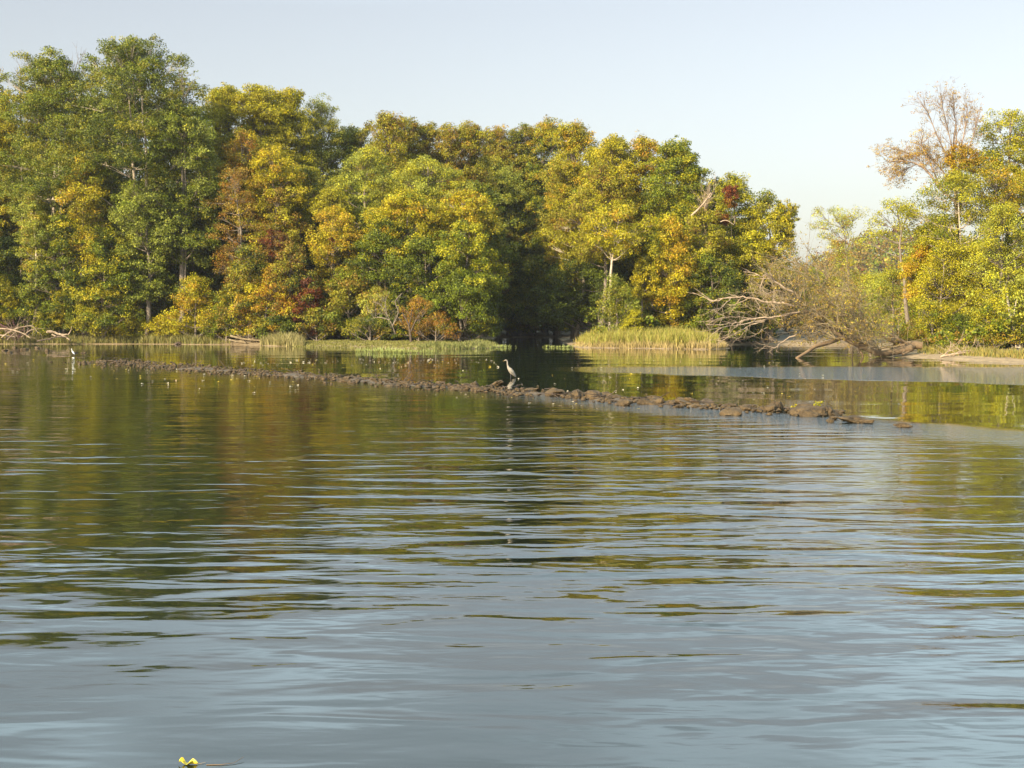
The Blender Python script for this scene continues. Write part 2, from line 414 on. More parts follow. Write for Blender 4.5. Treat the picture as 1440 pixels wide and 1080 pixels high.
PROFILE = {
    'round': lambda t: np.sqrt(np.clip(1 - (2 * t - 1) ** 2, 0.02, 1)),
    'oval': lambda t: np.clip(np.sin(np.pi * np.clip(t * 0.86 + 0.12, 0, 1)), 0.1, 1) ** 0.7,
    'column': lambda t: np.clip(1 - np.abs(2 * t - 0.9) ** 4, 0.18, 1) * (1 - 0.35 * t),
    'dome': lambda t: np.sqrt(np.clip(1 - t ** 2, 0.03, 1)),
    'fan': lambda t: np.clip(0.35 + 0.9 * t - 0.9 * np.clip(t - 0.72, 0, 1) * 2, 0.15, 1),
}
NLEAF = [0]
def tree(px, D, ytop, ybot, hw, pal, wts, label, name="broadleaf_tree", cat="tree", group=None, shape='oval', seed=None,
         leaf=0.25, dens=1.0, lobe=0.30, bark=None, lean=0.0, trunk_r=None, per=26, stems=1, hidden=False, cr=None, fill=1.0, twigs=True, flat=0.7, toff=0.0, inset=1.6, wide=1.22, tufts=0):
    """tree whose crown runs from photo row ytop down to ybot, hw pixels half wide, standing at distance D"""
    seed = int(px * 13 + ytop * 7 + D * 3) if seed is None else seed
    rng = np.random.default_rng(abs(seed))
    for _ in range(60):
        base = at(px + toff, 480, D)
        if sdist(np.array([base[0]]), np.array([D]))[0] > inset: break
        D += 0.8
    bx, by = base[0], base[1]; bz = gz(bx, by)
    top = at(px, ytop, D)[2]; bot = at(px, ybot, D)[2]; bot = max(bot, bz + 0.05)
    cx0 = at(px, 300, D)[0]
    W = wide * hw * D / F; Hc = top - bot
    root = empty(name, (bx, by, bz - 0.1), label, cat, group)
    org = np.array([bx, by, bz - 0.1])
    base_prof = PROFILE[shape]
    low = ybot >= 428 and shape in ('round', 'oval', 'dome')
    if low: bot = bz + 0.1; Hc = top - bot
    prof = (lambda t: np.maximum(base_prof(t), np.where(t < 0.5, 0.86, 0))) if low else base_prof
    lr0 = np.clip(lobe * W, 0.5, 2.6)
    N = int(np.clip(fill * 0.85 * (2 * W * 0.75 * Hc) / (lr0 ** 2 * 1.2), 5, 80))
    t = (np.arange(N) + rng.random(N)) / N
    t = t ** 0.9
    ang = np.arange(N) * 2.39996 + rng.random(N) * 1.2
    rr = (prof(t) * W - lr0 * 0.55).clip(0.1 * W) * (0.35 + 0.65 * rng.random(N) ** 0.45) * (0.85 + 0.4 * rng.random(N))
    lr = lr0 * (0.62 + 0.75 * rng.random(N)) * (0.75 + 0.25 * prof(t))
    zc = bot + lr0 * 0.6 + t * (Hc - lr0 * 1.35)
    ctr = cx0 - (bx - cx0) * 0.0
    lc = np.stack([ctr + rr * np.cos(ang) + lean * (t - 0.5) * W, by + rr * np.sin(ang) * 0.85, zc], -1)
    if tufts:
        ta_ = rng.uniform(0, 6.28, tufts); tq = rng.random(tufts) ** 0.6
        tl = np.stack([ctr + W * 0.8 * tq * np.cos(ta_), by + W * 0.6 * tq * np.sin(ta_), top - 0.5 - (0.12 * Hc) * tq ** 2 + rng.uniform(-1.2, .3, tufts)], -1)
        lc = np.concatenate([lc, tl]); lr = np.concatenate([lr, lr0 * rng.uniform(.3, .5, tufts)])
    cr = cr or np.clip(0.24 * W, 0.34, 0.62)
    cs, rs, od, ids = lobe_clumps(rng, lc, lr, (bx, by), cr, dens)
    ok = cs[:, 2] > bz + 0.15
    cs, rs, od, ids = cs[ok], rs[ok], od[ok], ids[ok]
    V, Fc, col = leaves(rng, cs, rs, od, leaf * 0.60, int(per * 2.3), pal, wts, ids, flat=flat)
    NLEAF[0] += len(Fc)
    tr = trunk_r or np.clip(0.014 * (top - bz) + 0.02 * W, 0.05, 0.42)
    T = Tubes()
    tops = []
    for k in range(stems):
        sx = (k - (stems - 1) / 2) * 0.35 * W * 0.5
        p0 = np.array([bx + sx * 0.15, by, bz - 0.3]); tz = bot + Hc * 0.84
        p2 = np.array([ctr + sx + lean * 0.3 * W, by + rng.normal() * 0.3, tz])
        p1 = (p0 + p2) / 2 + np.array([rng.normal() * 0.05 * (tz - bz) - sx * 0.2, rng.normal() * 0.03 * (tz - bz), 0])
        pts = bez(p0, p1, p2, 12)
        pts[1:-1, :2] += rng.normal(size=(10, 2)) * tr * 0.25
        rad = tr * (1 - 0.86 * np.linspace(0, 1, 12) ** 0.9); rad[0] *= 1.5
        T.add(pts, rad, 8); tops.append((pts, rad))
    for i in range(len(lc)):
        pts, rad = tops[i % len(tops)]
        zt = lc[i, 2] - (0.35 + 0.5 * rng.random()) * np.hypot(lc[i, 0] - ctr, lc[i, 1] - by) - 0.4
        j = int(np.clip(np.searchsorted(pts[:, 2], zt), 1, 10))
        a = pts[j]; c = lc[i]
        mid = (a + c) / 2 + np.array([0, 0, -0.12 * np.linalg.norm(c - a)]) + rng.normal(size=3) * 0.15
        lp = bez(a, mid, c, 6); r0 = max(0.02, rad[j] * 0.5)
        T.add(lp, r0 * (1 - 0.8 * np.linspace(0, 1, 6)), 5)
        if twigs:
            mem = np.nonzero(ids == i)[0]
            for q in mem[:: max(1, len(mem) // 5)]:
                T.add(bez(lp[3], (lp[4] + cs[q]) / 2, cs[q], 3), [0.028, 0.02, 0.01], 3)
    mesh("crown", V, Fc, M_LEAF, root, col=col, origin=org)
    T.build("trunk", bark or M_BARK, root, origin=org)
    return root

#@@TREES@@
def mass(name, boxes, pal, w, label, cat, n, leaf, per, cr, seed, hfun):
    rng = np.random.default_rng(seed)
    c = hfun(rng, n)
    rs = cr * (0.5 + rng.random(len(c))); od = unit(rng.normal(size=(len(c), 3)) + np.array([0, -0.3, 0.6]))
    ids = (np.floor(c[:, 0] / 5) + 1000 * np.floor(c[:, 1] / 9)).astype(int); ids = np.unique(ids, return_inverse=True)[1]
    V, Fc, col = leaves(rng, c, rs, od, leaf, per, pal.split(), w, ids)
    NLEAF[0] += len(Fc)
    return tag(mesh(name, V, Fc, M_LEAF, col=col), label, cat, kind="stuff")
GT = "trees on the far wooded bank"
GB = "tall trees at the back of the far wood"
GS = "bushes along the far bank"
GR = "trees on the right bank"
def T_(px, D, yt, yb, hw, pal, w, lab, g=GT, **k):
    if g in (GT, GB) and yb < 425 and hw > 22 and k.get('name') != 'poplar_tree': yb = min(yb + 50, 442)
    if g is GB: hw *= 1.3; k.setdefault('fill', 1.15); k.setdefault('tufts', 9)
    if g == 'red creepers': k.update(wide=1.0, trunk_r=.04)
    return tree(px, D, yt, yb, hw, pal.split(), w, lab, group=g, **k)

# ---- left group: two big silver maples and what grows round them
T_(-70, 175, 60, 470, 75, 'ol gr yg', (3, 3, 1), 'olive tree cut by the left edge behind the yellow tree')
T_(-12, 168, 78, 300, 34, 'yg ye ol yo', (3, 3, 2, 1), 'yellow tree with orange patches at the far left edge')
T_(12, 172, 160, 420, 40, 'ol gr yo', (3, 3, 1), 'dull olive tree with a few orange leaves under the yellow tree at far left')
T_(75, 163, 62, 330, 62, 'gr ol si dk', (5, 3, 2, 2), 'big maple with a pale forked trunk leaning left, left one of the two tallest', name="maple_tree", shape='oval', bark=M_BARKPALE, dens=0.95, lobe=0.30, stems=2, trunk_r=0.42, fill=1.1, leaf=.24, tufts=8, wide=1.3)
T_(188, 160, 50, 300, 74, 'gr ol si dk', (5, 3, 2, 2), 'tallest maple of all with pale upright stems and a broad open top', name="maple_tree", shape='oval', bark=M_BARKPALE, dens=0.95, lobe=0.27, stems=2, trunk_r=0.4, fill=1.05, leaf=.24, tufts=10, wide=1.35)
T_(255, 158, 130, 330, 46, 'si gr dk ol', (3, 3, 2, 1), 'silvery green maple sloping down to the right of the tallest maple', name="maple_tree", lobe=0.36)
T_(205, 156, 250, 435, 40, 'si ps gr', (3, 1, 3), 'silvery tree with hanging pale foliage below the tallest maple', shape='fan')
T_(122, 155, 214, 330, 29, 'yg ye ol yo', (3, 3, 2, 1), 'yellow vine covered tree standing in front of the two tall maples', shape='oval', leaf=.22)
T_(148, 154, 318, 452, 44, 'gr dk yg ye', (4, 2, 1, 1), 'dark green bushy tree with a yellow patch on top, left part of the bank', shape='round')
T_(88, 156, 300, 445, 36, 'gr dk ol', (4, 2, 1), 'dark green tree between the pale snag and the yellow patched tree', shape='round')
T_(46, 153, 262, 445, 20, 'ps si yg ta', (3, 2, 2, 1), 'slender pale tree with wispy leaves along its leaning stem, near the left edge', shape='column', dens=0.7, leaf=.2, lobe=.5, bark=M_BARKPALE)
T_(-30, 156, 300, 460, 42, 'gr ol dk', (3, 2, 2), 'dark green tree at the left edge above the brushwood', shape='round')
T_(8, 160, 330, 470, 36, 'dk gr', (3, 1), 'very dark low tree at the left edge behind the brushwood', shape='round')
T_(0, 150, 384, 428, 18, 'yg ye', (3, 1), 'small yellow green sapling hanging over the bank at the left edge', g=GS, name="sapling", shape='round', leaf=.2)
T_(240, 160, 310, 368, 14, 'rd mr', (3, 1), 'red creeper hanging in the dark gap right of the maples', g="red creepers", name="creeper", cat="creeper", shape='round', leaf=.2, lobe=.6)
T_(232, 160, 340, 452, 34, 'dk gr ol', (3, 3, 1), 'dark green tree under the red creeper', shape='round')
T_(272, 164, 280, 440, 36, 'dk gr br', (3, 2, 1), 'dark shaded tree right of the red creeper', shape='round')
# ---- tall yellow green trees
T_(318, 172, 118, 330, 36, 'yg ol ye', (4, 3, 1), 'tall yellow green tree, first of the three joined tops right of the maples', g=GB, shape='oval', lobe=.36)
T_(364, 170, 117, 330, 34, 'yg ye ol', (4, 2, 2), 'tall yellow green tree with a twin pointed top, in the middle of the three', g=GB, shape='oval', lobe=.36)
T_(404, 172, 122, 340, 34, 'yg ol ye', (4, 3, 1), 'tall yellow green tree right of the twin pointed top', g=GB, shape='oval', lobe=.36)
T_(450, 176, 136, 350, 34, 'ol si gr', (4, 2, 2), 'feathery olive tree falling away right of the tall yellow green trees', g=GB, shape='oval', dens=.75, leaf=.2, fill=.85)
T_(492, 180, 172, 360, 34, 'ol gr', (4, 2), 'lower olive tree in the dip of the skyline', g=GB, shape='oval')
T_(342, 162, 182, 262, 28, 'yo orr ol ye', (3, 2, 2, 1), 'orange tinted tree in front of the tall yellow green trees', shape='round', leaf=.2)
T_(384, 160, 200, 290, 34, 'ye yg yo ol', (4, 3, 1, 1), 'bright yellow tree below the twin pointed top', shape='round', lobe=.3)
T_(330, 157, 232, 375, 34, 'br orr ol ta', (4, 3, 2, 1), 'thin orange brown tree between the silvery maple and the bright yellow tree', shape='oval', dens=.6, leaf=.18, fill=.8)
T_(388, 158, 262, 362, 30, 'ol br yg', (3, 2, 2), 'olive brown tree below the bright yellow tree', shape='round')
T_(435, 165, 225, 330, 36, 'ol yg dk', (3, 1, 1), 'olive tree with layered branches beside the dark hollow', shape='round')
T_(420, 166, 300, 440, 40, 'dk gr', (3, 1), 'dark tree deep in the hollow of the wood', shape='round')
T_(468, 158, 262, 318, 22, 'ol yg', (3, 2), 'small olive tree top above the orange yellow tree', shape='round')
T_(470, 154, 288, 372, 30, 'ye yo ol', (3, 2, 2), 'orange yellow tree standing right of the dark hollow', shape='round', lobe=.36, leaf=.22)
T_(478, 153, 335, 348, 16, 'mr rd', (3, 1), 'dark red creeper across the orange yellow tree', g="red creepers", name="creeper", cat="creeper", shape='round', lobe=.5, leaf=.2)
T_(388, 154, 322, 372, 17, 'rd mr br', (1, 2, 3), 'small reddish bush in the shade above the autumn vine mound', g=GS, name="bush", cat="bush", shape='round', leaf=.18)
T_(350, 152, 345, 440, 34, 'ol dk br', (3, 2, 1), 'dark olive bush behind the autumn vine mound', g=GS, name="bush", cat="bush", shape='dome')
T_(410, 151, 345, 450, 34, 'ol br dk', (3, 3, 2), 'dull olive brown bush left of the dark red bush', g=GS, name="bush", cat="bush", shape='dome')
# ---- skyline, middle
T_(548, 176, 153, 360, 27, 'ol br yg', (4, 2, 1), 'narrow olive brown tree sticking up above the pale willow', g=GB, shape='column', lobe=.45, flat=.9)
T_(574, 182, 166, 340, 20, 'ol br yg', (4, 2, 1), 'narrower twin right of the narrow olive brown tree', g=GB, shape='column', lobe=.5)
T_(600, 184, 172, 340, 22, 'ol br', (4, 2), 'olive brown tree top just left of the centre of the skyline', g=GB, shape='column', lobe=.45)
T_(634, 182, 171, 340, 26, 'ol br yo', (4, 3, 1), 'brownish ragged tree top in the middle of the skyline', g=GB, shape='column', lobe=.42, dens=.8)
T_(664, 184, 169, 340, 22, 'ol yg br', (4, 2, 1), 'olive tree top next to the ragged brownish one', g=GB, shape='column', lobe=.45)
T_(700, 182, 177, 340, 27, 'ol br yo', (3, 2, 1), 'olive tree top with small tufts, right of the skyline centre', g=GB, shape='column', lobe=.4)
T_(735, 184, 174, 340, 24, 'ol gr br', (3, 2, 1), 'olive green tree top with small tufts left of the greener top', g=GB, shape='column', lobe=.42)
T_(768, 178, 168, 350, 30, 'gr yg ol yo', (3, 2, 2, 1), 'greener rounded tree top, highest right of the centre', g=GB, shape='oval', lobe=.38)
T_(808, 176, 173, 350, 30, 'ol yo yg', (3, 2, 2), 'golden olive tree right of the greener rounded top', g=GB, shape='oval', lobe=.38)
T_(838, 174, 205, 360, 24, 'ol yg', (3, 2), 'olive tree at the step down of the skyline', g=GB, shape='oval')
T_(864, 168, 188, 340, 26, 'yg ol ye', (3, 3, 2), 'yellow green tree with a pointed double top', g=GB, shape='oval', lobe=.38)
T_(905, 170, 190, 340, 27, 'orr yo ol ye', (2, 3, 3, 2), 'orange brown tree with tufted top beside the bare pinkish branches', g=GB, shape='oval', dens=.8)
T_(948, 164, 194, 350, 30, 'gr yg dk ol', (4, 3, 1, 1), 'rounded green tree, last high top before the bare branches', g=GB, shape='oval', lobe=.4)
T_(975, 163, 230, 350, 24, 'yg gr dk', (3, 3, 1), 'yellow green shoulder of the rounded green tree', g=GB, shape='oval')
# ---- middle masses
T_(518, 162, 205, 300, 40, 'ps si yg', (3, 3, 2), 'pale silvery willow like tree, left of the pair above the dark green trees', name="willow_tree", shape='round', lobe=.32, leaf=.22)
T_(602, 160, 214, 300, 44, 'ps yg si', (3, 3, 2), 'pale yellow green willow like tree in the middle of the wood', name="willow_tree", shape='round', lobe=.3, leaf=.22)
T_(685, 168, 218, 320, 44, 'si ps ol', (4, 2, 2), 'soft silvery green tree below the skyline centre', name="willow_tree", shape='round', lobe=.32, leaf=.22)
T_(738, 164, 250, 320, 26, 'ps si', (3, 2), 'small pale silvery tree top right of the soft silvery one', name="willow_tree", shape='round', leaf=.22)
T_(572, 154, 262, 345, 44, 'yg ye yo gr', (3, 3, 1, 1), 'yellow green tree with an orange patch below the pale willows', shape='round', lobe=.3)
T_(650, 155, 262, 352, 38, 'yg ye yo ol', (3, 2, 2, 2), 'golden tree right of the dark hole in the middle of the wood', shape='round', lobe=.3)
T_(540, 153, 300, 440, 42, 'gr dk yg', (4, 3, 1), 'dark green tree left of the dark hole in the middle of the wood', shape='round', lobe=.28)
T_(598, 151, 330, 462, 44, 'gr dk yg', (4, 2, 1), 'leafy dark green tree reaching down to the orange bush', shape='round', lobe=.28)
T_(655, 150, 305, 400, 38, 'gr yg', (3, 2), 'bright green tree with yellowish top below the golden tree', shape='round', lobe=.28)
T_(648, 149, 375, 482, 48, 'gr dk', (4, 2), 'broad leafed green tree hanging over the end of the lawn', shape='oval', lobe=.26)
T_(700, 176, 320, 480, 40, 'ol gr br', (3, 3, 1), 'shaded dark tree left of the cove', shape='round')
T_(732, 162, 308, 400, 40, 'ps si yg gr', (3, 2, 2, 1), 'pale yellowish tree leaning over the cove', shape='round', lobe=.3, leaf=.22)
T_(700, 158, 352, 415, 16, 'orr yo br', (2, 2, 2), 'small orange brown tree beside the green overhanging tree', shape='round', leaf=.2)
T_(765, 200, 335, 474, 46, 'gr ol si', (4, 3, 2), 'dark green tree at the back of the cove, right of two', shape='round')
T_(715, 203, 345, 476, 46, 'gr ol si', (4, 3, 1), 'dark green tree at the back of the cove, left of two', shape='round')
T_(752, 186, 415, 476, 30, 'ol si dk', (2, 2, 1), 'olive bush at the water edge of the cove', g=GS, name="bush", cat="bush", shape='dome')
T_(700, 178, 425, 478, 28, 'ol br gr', (3, 2, 2), 'brown shaded bush at the left side of the cove', g=GS, name="bush", cat="bush", shape='dome')
T_(785, 165, 232, 380, 44, 'ol br yo', (4, 3, 1), 'large olive brown tree above the left bare trunk', shape='oval', lobe=.3, bark=M_BARKPALE)
T_(845, 162, 225, 330, 40, 'ol br yg', (4, 2, 2), 'large dull olive tree between the two bare trunks and the skyline', shape='oval', lobe=.3)
T_(812, 147, 285, 392, 40, 'ol yg br', (4, 2, 1), 'olive tree on a straight pale trunk behind the reeds, left one of two', name="poplar_tree", shape='round', lobe=.27, bark=M_BARKPALE, dens=.85, fill=.85, trunk_r=.27, toff=-2, seed=5)
T_(872, 146, 284, 372, 45, 'yg ol ye yo', (4, 3, 2, 1), 'yellow green tree on a straight pale trunk behind the reeds, right one of two', name="poplar_tree", shape='round', lobe=.27, bark=M_BARKPALE, dens=.85, fill=.85, trunk_r=.27, toff=-13, seed=8)
T_(948, 148, 300, 410, 36, 'yo ye yg ol', (3, 3, 2, 2), 'tree with hanging golden clumps right of the two bare trunks', shape='oval', lobe=.3)
T_(905, 147, 360, 425, 18, 'ye ol', (2, 2), 'narrow golden branch mass beside the right bare trunk', shape='column', leaf=.22)
T_(985, 152, 290, 400, 32, 'ol yg br', (4, 2, 1), 'olive tree below the dead leaning limb', shape='round')
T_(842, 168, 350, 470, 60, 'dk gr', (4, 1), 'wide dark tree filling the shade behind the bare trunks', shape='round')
T_(782, 172, 385, 470, 36, 'gr ol si', (4, 2, 1), 'dark shaded tree right beside the cove', shape='round')
T_(868, 143, 388, 462, 28, 'gr ol si', (3, 2, 1), 'small layered green tree in front of the right bare trunk', shape='dome', leaf=.2)
T_(915, 150, 392, 468, 36, 'gr si dk', (3, 2, 2), 'grey green bush behind the reed bed', g=GS, name="bush", cat="bush", shape='dome')
T_(968, 150, 395, 472, 34, 'dk gr si', (3, 3, 1), 'dark green bush at the right end of the reed bed', g=GS, name="bush", cat="bush", shape='dome')
T_(893, 141, 436, 468, 12, 'yg ol', (3, 1), 'tiny yellow green bush standing in the reeds', g=GS, name="bush", cat="bush", shape='dome', leaf=.18)
# ---- right end of the far wood
T_(1030, 156, 242, 340, 28, 'yg ol gr', (3, 2, 2), 'rounded yellow green tree around the red creeper', shape='round')
T_(1027, 151, 258, 298, 8, 'rd orr ol', (5, 1, 1), 'red creeper climbing the tree near the end of the wood', g="red creepers", name="creeper", cat="creeper", shape='column', lobe=.9, leaf=.2)
T_(1012, 153, 298, 318, 9, 'rd orr', (2, 1), 'lower tuft of red creeper near the end of the wood', g="red creepers", name="creeper", cat="creeper", shape='round', lobe=.9, leaf=.2)
T_(1078, 154, 268, 372, 34, 'yg ye ol gr', (3, 2, 2, 2), 'last yellow green tree at the right end of the wood', shape='round', lobe=.32)
T_(1106, 152, 283, 345, 16, 'ye ol gr', (2, 2, 1), 'thin outer branch tree hanging out at the end of the wood', shape='fan', dens=.6, leaf=.2, toff=-22)
T_(1045, 148, 318, 420, 44, 'yg ol gr', (3, 4, 1), 'broad olive yellow tree below the last tree of the wood', shape='round', lobe=.28)
T_(1000, 148, 360, 470, 42, 'ol gr dk', (2, 3, 3), 'dark olive tree left of the fallen tree', shape='round', lobe=.28)
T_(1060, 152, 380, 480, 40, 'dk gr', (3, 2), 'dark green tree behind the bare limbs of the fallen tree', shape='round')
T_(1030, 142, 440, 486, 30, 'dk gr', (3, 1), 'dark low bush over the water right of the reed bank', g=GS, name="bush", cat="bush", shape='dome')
# ---- low bushes on the left bank
T_(82, 151, 408, 466, 13, 'ye yg', (4, 1), 'upright bright yellow bush near the pale log', g=GS, name="bush", cat="bush", shape='column', leaf=.2, lobe=.5)
T_(118, 151, 402, 468, 28, 'yg ol', (3, 2), 'yellow green thicket right of the bright yellow bush', g=GS, name="bush", cat="bush", shape='dome', leaf=.2)
T_(178, 149, 442, 472, 26, 'ye yg gr', (3, 2, 1), 'low yellow bush behind the grass, left of two', g=GS, name="bush", cat="bush", shape='dome', leaf=.2)
T_(222, 149, 444, 472, 24, 'yg ye', (3, 2), 'low yellow bush behind the grass, right of two', g=GS, name="bush", cat="bush", shape='dome', leaf=.2)
T_(38, 151, 405, 462, 24, 'gr dk yg', (3, 1, 1), 'green bush between the left edge and the bright yellow bush', g=GS, name="bush", cat="bush", shape='dome', leaf=.2)
T_(275, 150, 384, 470, 34, 'yg ye yo gr', (4, 3, 2, 1), 'tall vine mound with orange top, left of two on the bank', g=GS, name="vine_mound", cat="bush", shape='dome', lobe=.3, leaf=.22)
T_(318, 148, 415, 472, 24, 'gr yg', (4, 1), 'bright green bush between the two vine mounds', g=GS, name="bush", cat="bush", shape='dome', leaf=.22)
T_(352, 146, 385, 476, 27, 'yg ye yo gr', (4, 4, 2, 1), 'vine mound with yellow and orange leaves over driftwood, right of two', g=GS, name="vine_mound", cat="bush", shape='oval', lobe=.34, leaf=.22)
T_(384, 147, 370, 428, 25, 'yo ye rd orr', (3, 4, 1, 3), 'orange and red vine top arching right from the vine mound', g=GS, name="vine_mound", cat="bush", shape='dome', lobe=.36, leaf=.22, toff=-16)
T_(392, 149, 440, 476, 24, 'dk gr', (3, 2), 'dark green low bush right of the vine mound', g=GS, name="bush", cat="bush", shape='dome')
T_(432, 150, 390, 442, 18, 'mr rd br', (4, 2, 1), 'dark red bush at the edge of the lawn', g=GS, name="bush", cat="bush", shape='round', leaf=.2)
T_(445, 149, 430, 474, 24, 'dk ol br', (2, 2, 1), 'dark bush below the dark red one', g=GS, name="bush", cat="bush", shape='dome')
T_(490, 151, 378, 478, 40, 'ol gr br', (3, 2, 1), 'large dull olive bush behind the lawn', g=GS, name="bush", cat="bush", shape='dome', lobe=.28)
T_(530, 147, 400, 476, 26, 'ps ol ta', (2, 3, 2), 'pale thin bush left of the orange bush', g=GS, name="bush", cat="bush", shape='oval', dens=.6, leaf=.18)
T_(520, 145, 440, 480, 36, 'dk ol', (2, 3), 'low grey green bush at the back of the lawn', g=GS, name="bush", cat="bush", shape='dome', leaf=.18)
T_(588, 143, 415, 474, 24, 'orr br yo', (3, 3, 1), 'orange brown bush on a dark stem on the lawn', g=GS, name="bush", cat="bush", shape='oval', dens=.55, leaf=.17)
T_(612, 142, 448, 482, 26, 'br orr ol', (3, 2, 1), 'low rusty bush at the right end of the lawn', g=GS, name="bush", cat="bush", shape='dome', dens=.7, leaf=.17)
# ---- beyond the channel
T_(1105, 215, 372, 440, 34, 'gr ol dk', (3, 2, 1), 'green tree far up the channel, left of the gap', g="far trees up the channel", shape='round', leaf=.3)
T_(1140, 240, 376, 440, 26, 'ol yg gr', (3, 1, 2), 'lower green tree in the gap far up the channel', g="far trees up the channel", shape='round', leaf=.3)
T_(1072, 190, 360, 460, 30, 'dk gr', (3, 2), 'dark tree behind the end of the far wood', g="far trees up the channel", shape='round', leaf=.3)
T_(1180, 250, 378, 460, 34, 'ol br yg', (3, 1, 1), 'olive tree in the gap left of the pale saplings', g="far trees up the channel", shape='round', leaf=.3)
T_(1110, 185, 415, 480, 40, 'ol dk gr', (2, 2, 2), 'olive bush seen behind the fallen tree', g="far trees up the channel", name="bush", cat="bush", shape='dome', leaf=.28)
T_(1190, 180, 405, 480, 40, 'ol br gr', (3, 1, 1), 'olive tree seen above the middle of the fallen tree', g="far trees up the channel", shape='round', leaf=.28)
# ---- right bank
T_(1418, 128, 146, 300, 42, 'yg ye gr', (4, 1, 1), 'bright yellow green round topped tree at the right edge', g=GR, shape='round', lobe=.34, leaf=.2)
T_(1350, 124, 200, 262, 24, 'yo ol orr', (3, 2, 1), 'orange topped tree below the bare airy tree', g=GR, shape='round', leaf=.17)
T_(1400, 122, 225, 330, 34, 'yo ol yg', (2, 3, 2), 'golden tree under the bright round topped tree', g=GR, shape='round', leaf=.18)
T_(1345, 120, 232, 392, 52, 'yg ol gr', (3, 4, 2), 'large green tree on a light trunk on the right bank', g=GR, shape='oval', lobe=.28, leaf=.18, bark=M_BARKPALE, toff=4, trunk_r=.2, fill=1.2)
T_(1412, 114, 282, 440, 42, 'ps yg si ol', (3, 4, 1, 1), 'pale yellow green tree in front at the right edge', g=GR, shape='oval', lobe=.27, leaf=.17, dens=1.0, toff=-8)
T_(1262, 124, 274, 350, 42, 'yg ps ol', (3, 2, 2), 'open wispy tree left of the large green tree', g=GR, shape='dome', dens=.42, leaf=.17, fill=.8, lobe=.24, toff=20)
T_(1182, 122, 290, 385, 32, 'ps yg orr', (4, 3, 1), 'small wispy pale tree standing alone in the gap', g=GR, shape='fan', dens=.75, leaf=.17, fill=1.0, lobe=.3, toff=14)
T_(1208, 122, 378, 480, 40, 'ps ol yg', (3, 3, 2), 'pale olive tree behind the fallen tree', g=GR, shape='oval', lobe=.28, leaf=.17)
T_(1255, 120, 372, 486, 38, 'yg ps gr', (3, 3, 2), 'light green tree above the root of the fallen tree', g=GR, shape='oval', lobe=.28, leaf=.17)
T_(1296, 121, 345, 425, 22, 'yo ye orr', (3, 3, 1), 'glowing orange yellow tree on the right bank', g=GR, shape='oval', leaf=.17, lobe=.36)
T_(1315, 130, 300, 450, 40, 'ol gr br', (3, 2, 1), 'olive tree behind the glowing orange one', g=GR, shape='oval', leaf=.2)
T_(1460, 126, 200, 440, 50, 'ol gr yg', (3, 2, 2), 'olive tree cut off by the right edge', g=GR, shape='oval', leaf=.2)
T_(1380, 130, 330, 470, 50, 'dk gr ol', (3, 2, 2), 'dark tree in the shade between the light trunks', g=GR, shape='round', leaf=.2)
T_(1312, 114, 420, 492, 30, 'ye yg gr', (2, 3, 2), 'yellow green bush between the orange tree and the light trunk', g="bushes on the right bank", name="bush", cat="bush", shape='dome', leaf=.16, lobe=.3)
T_(1350, 113, 440, 490, 26, 'gr dk', (3, 2), 'dark green low bush by the light trunk', g="bushes on the right bank", name="bush", cat="bush", shape='dome', leaf=.16)
T_(1400, 112, 420, 488, 30, 'yg gr ye', (2, 2, 1), 'leafy bush left of the leaning pale stems', g="bushes on the right bank", name="bush", cat="bush", shape='dome', leaf=.16)
T_(1385, 108, 470, 496, 36, 'yo ol orr', (2, 3, 1), 'low orange bush along the mud', g="bushes on the right bank", name="bush", cat="bush", shape='dome', leaf=.13)
T_(1450, 110, 455, 496, 30, 'ol yg', (2, 2), 'low olive bush at the right edge', g="bushes on the right bank", name="bush", cat="bush", shape='dome', leaf=.15)
T_(1280, 112, 455, 492, 22, 'gr ol br', (2, 2, 2), 'small green bush behind the root of the fallen tree', g="bushes on the right bank", name="bush", cat="bush", shape='dome', leaf=.15)
T_(1300, 122, 330, 410, 26, 'yg ol ps', (3, 2, 2), 'yellow olive tree between the open wispy tree and the large green tree', g=GR, shape='oval', leaf=.17)
T_(1330, 117, 335, 470, 36, 'yg ol ye', (3, 2, 1), 'yellowish tree left of the light trunk', g=GR, shape='oval', leaf=.17, toff=-10)
T_(1375, 117, 340, 470, 30, 'ol yg ps', (3, 2, 2), 'olive tree right of the light trunk', g=GR, shape='oval', leaf=.17, toff=8)
T_(1225, 118, 380, 488, 34, 'ps ol yg', (3, 2, 2), 'low pale olive tree just above the fallen trunk', g=GR, shape='oval', leaf=.16)
T_(1560, 118, 210, 470, 70, 'yg ol gr', (2, 3, 2), 'wide yellow green tree beyond the right edge', g=GR, shape='oval', leaf=.3)
T_(-190, 165, 110, 470, 80, 'ol gr', (3, 2), 'wide olive tree beyond the left edge', shape='oval', leaf=.35)
T_(-320, 165, 130, 470, 80, 'gr ol yg', (3, 2, 1), 'green tree far beyond the left edge', shape='oval', leaf=.35)
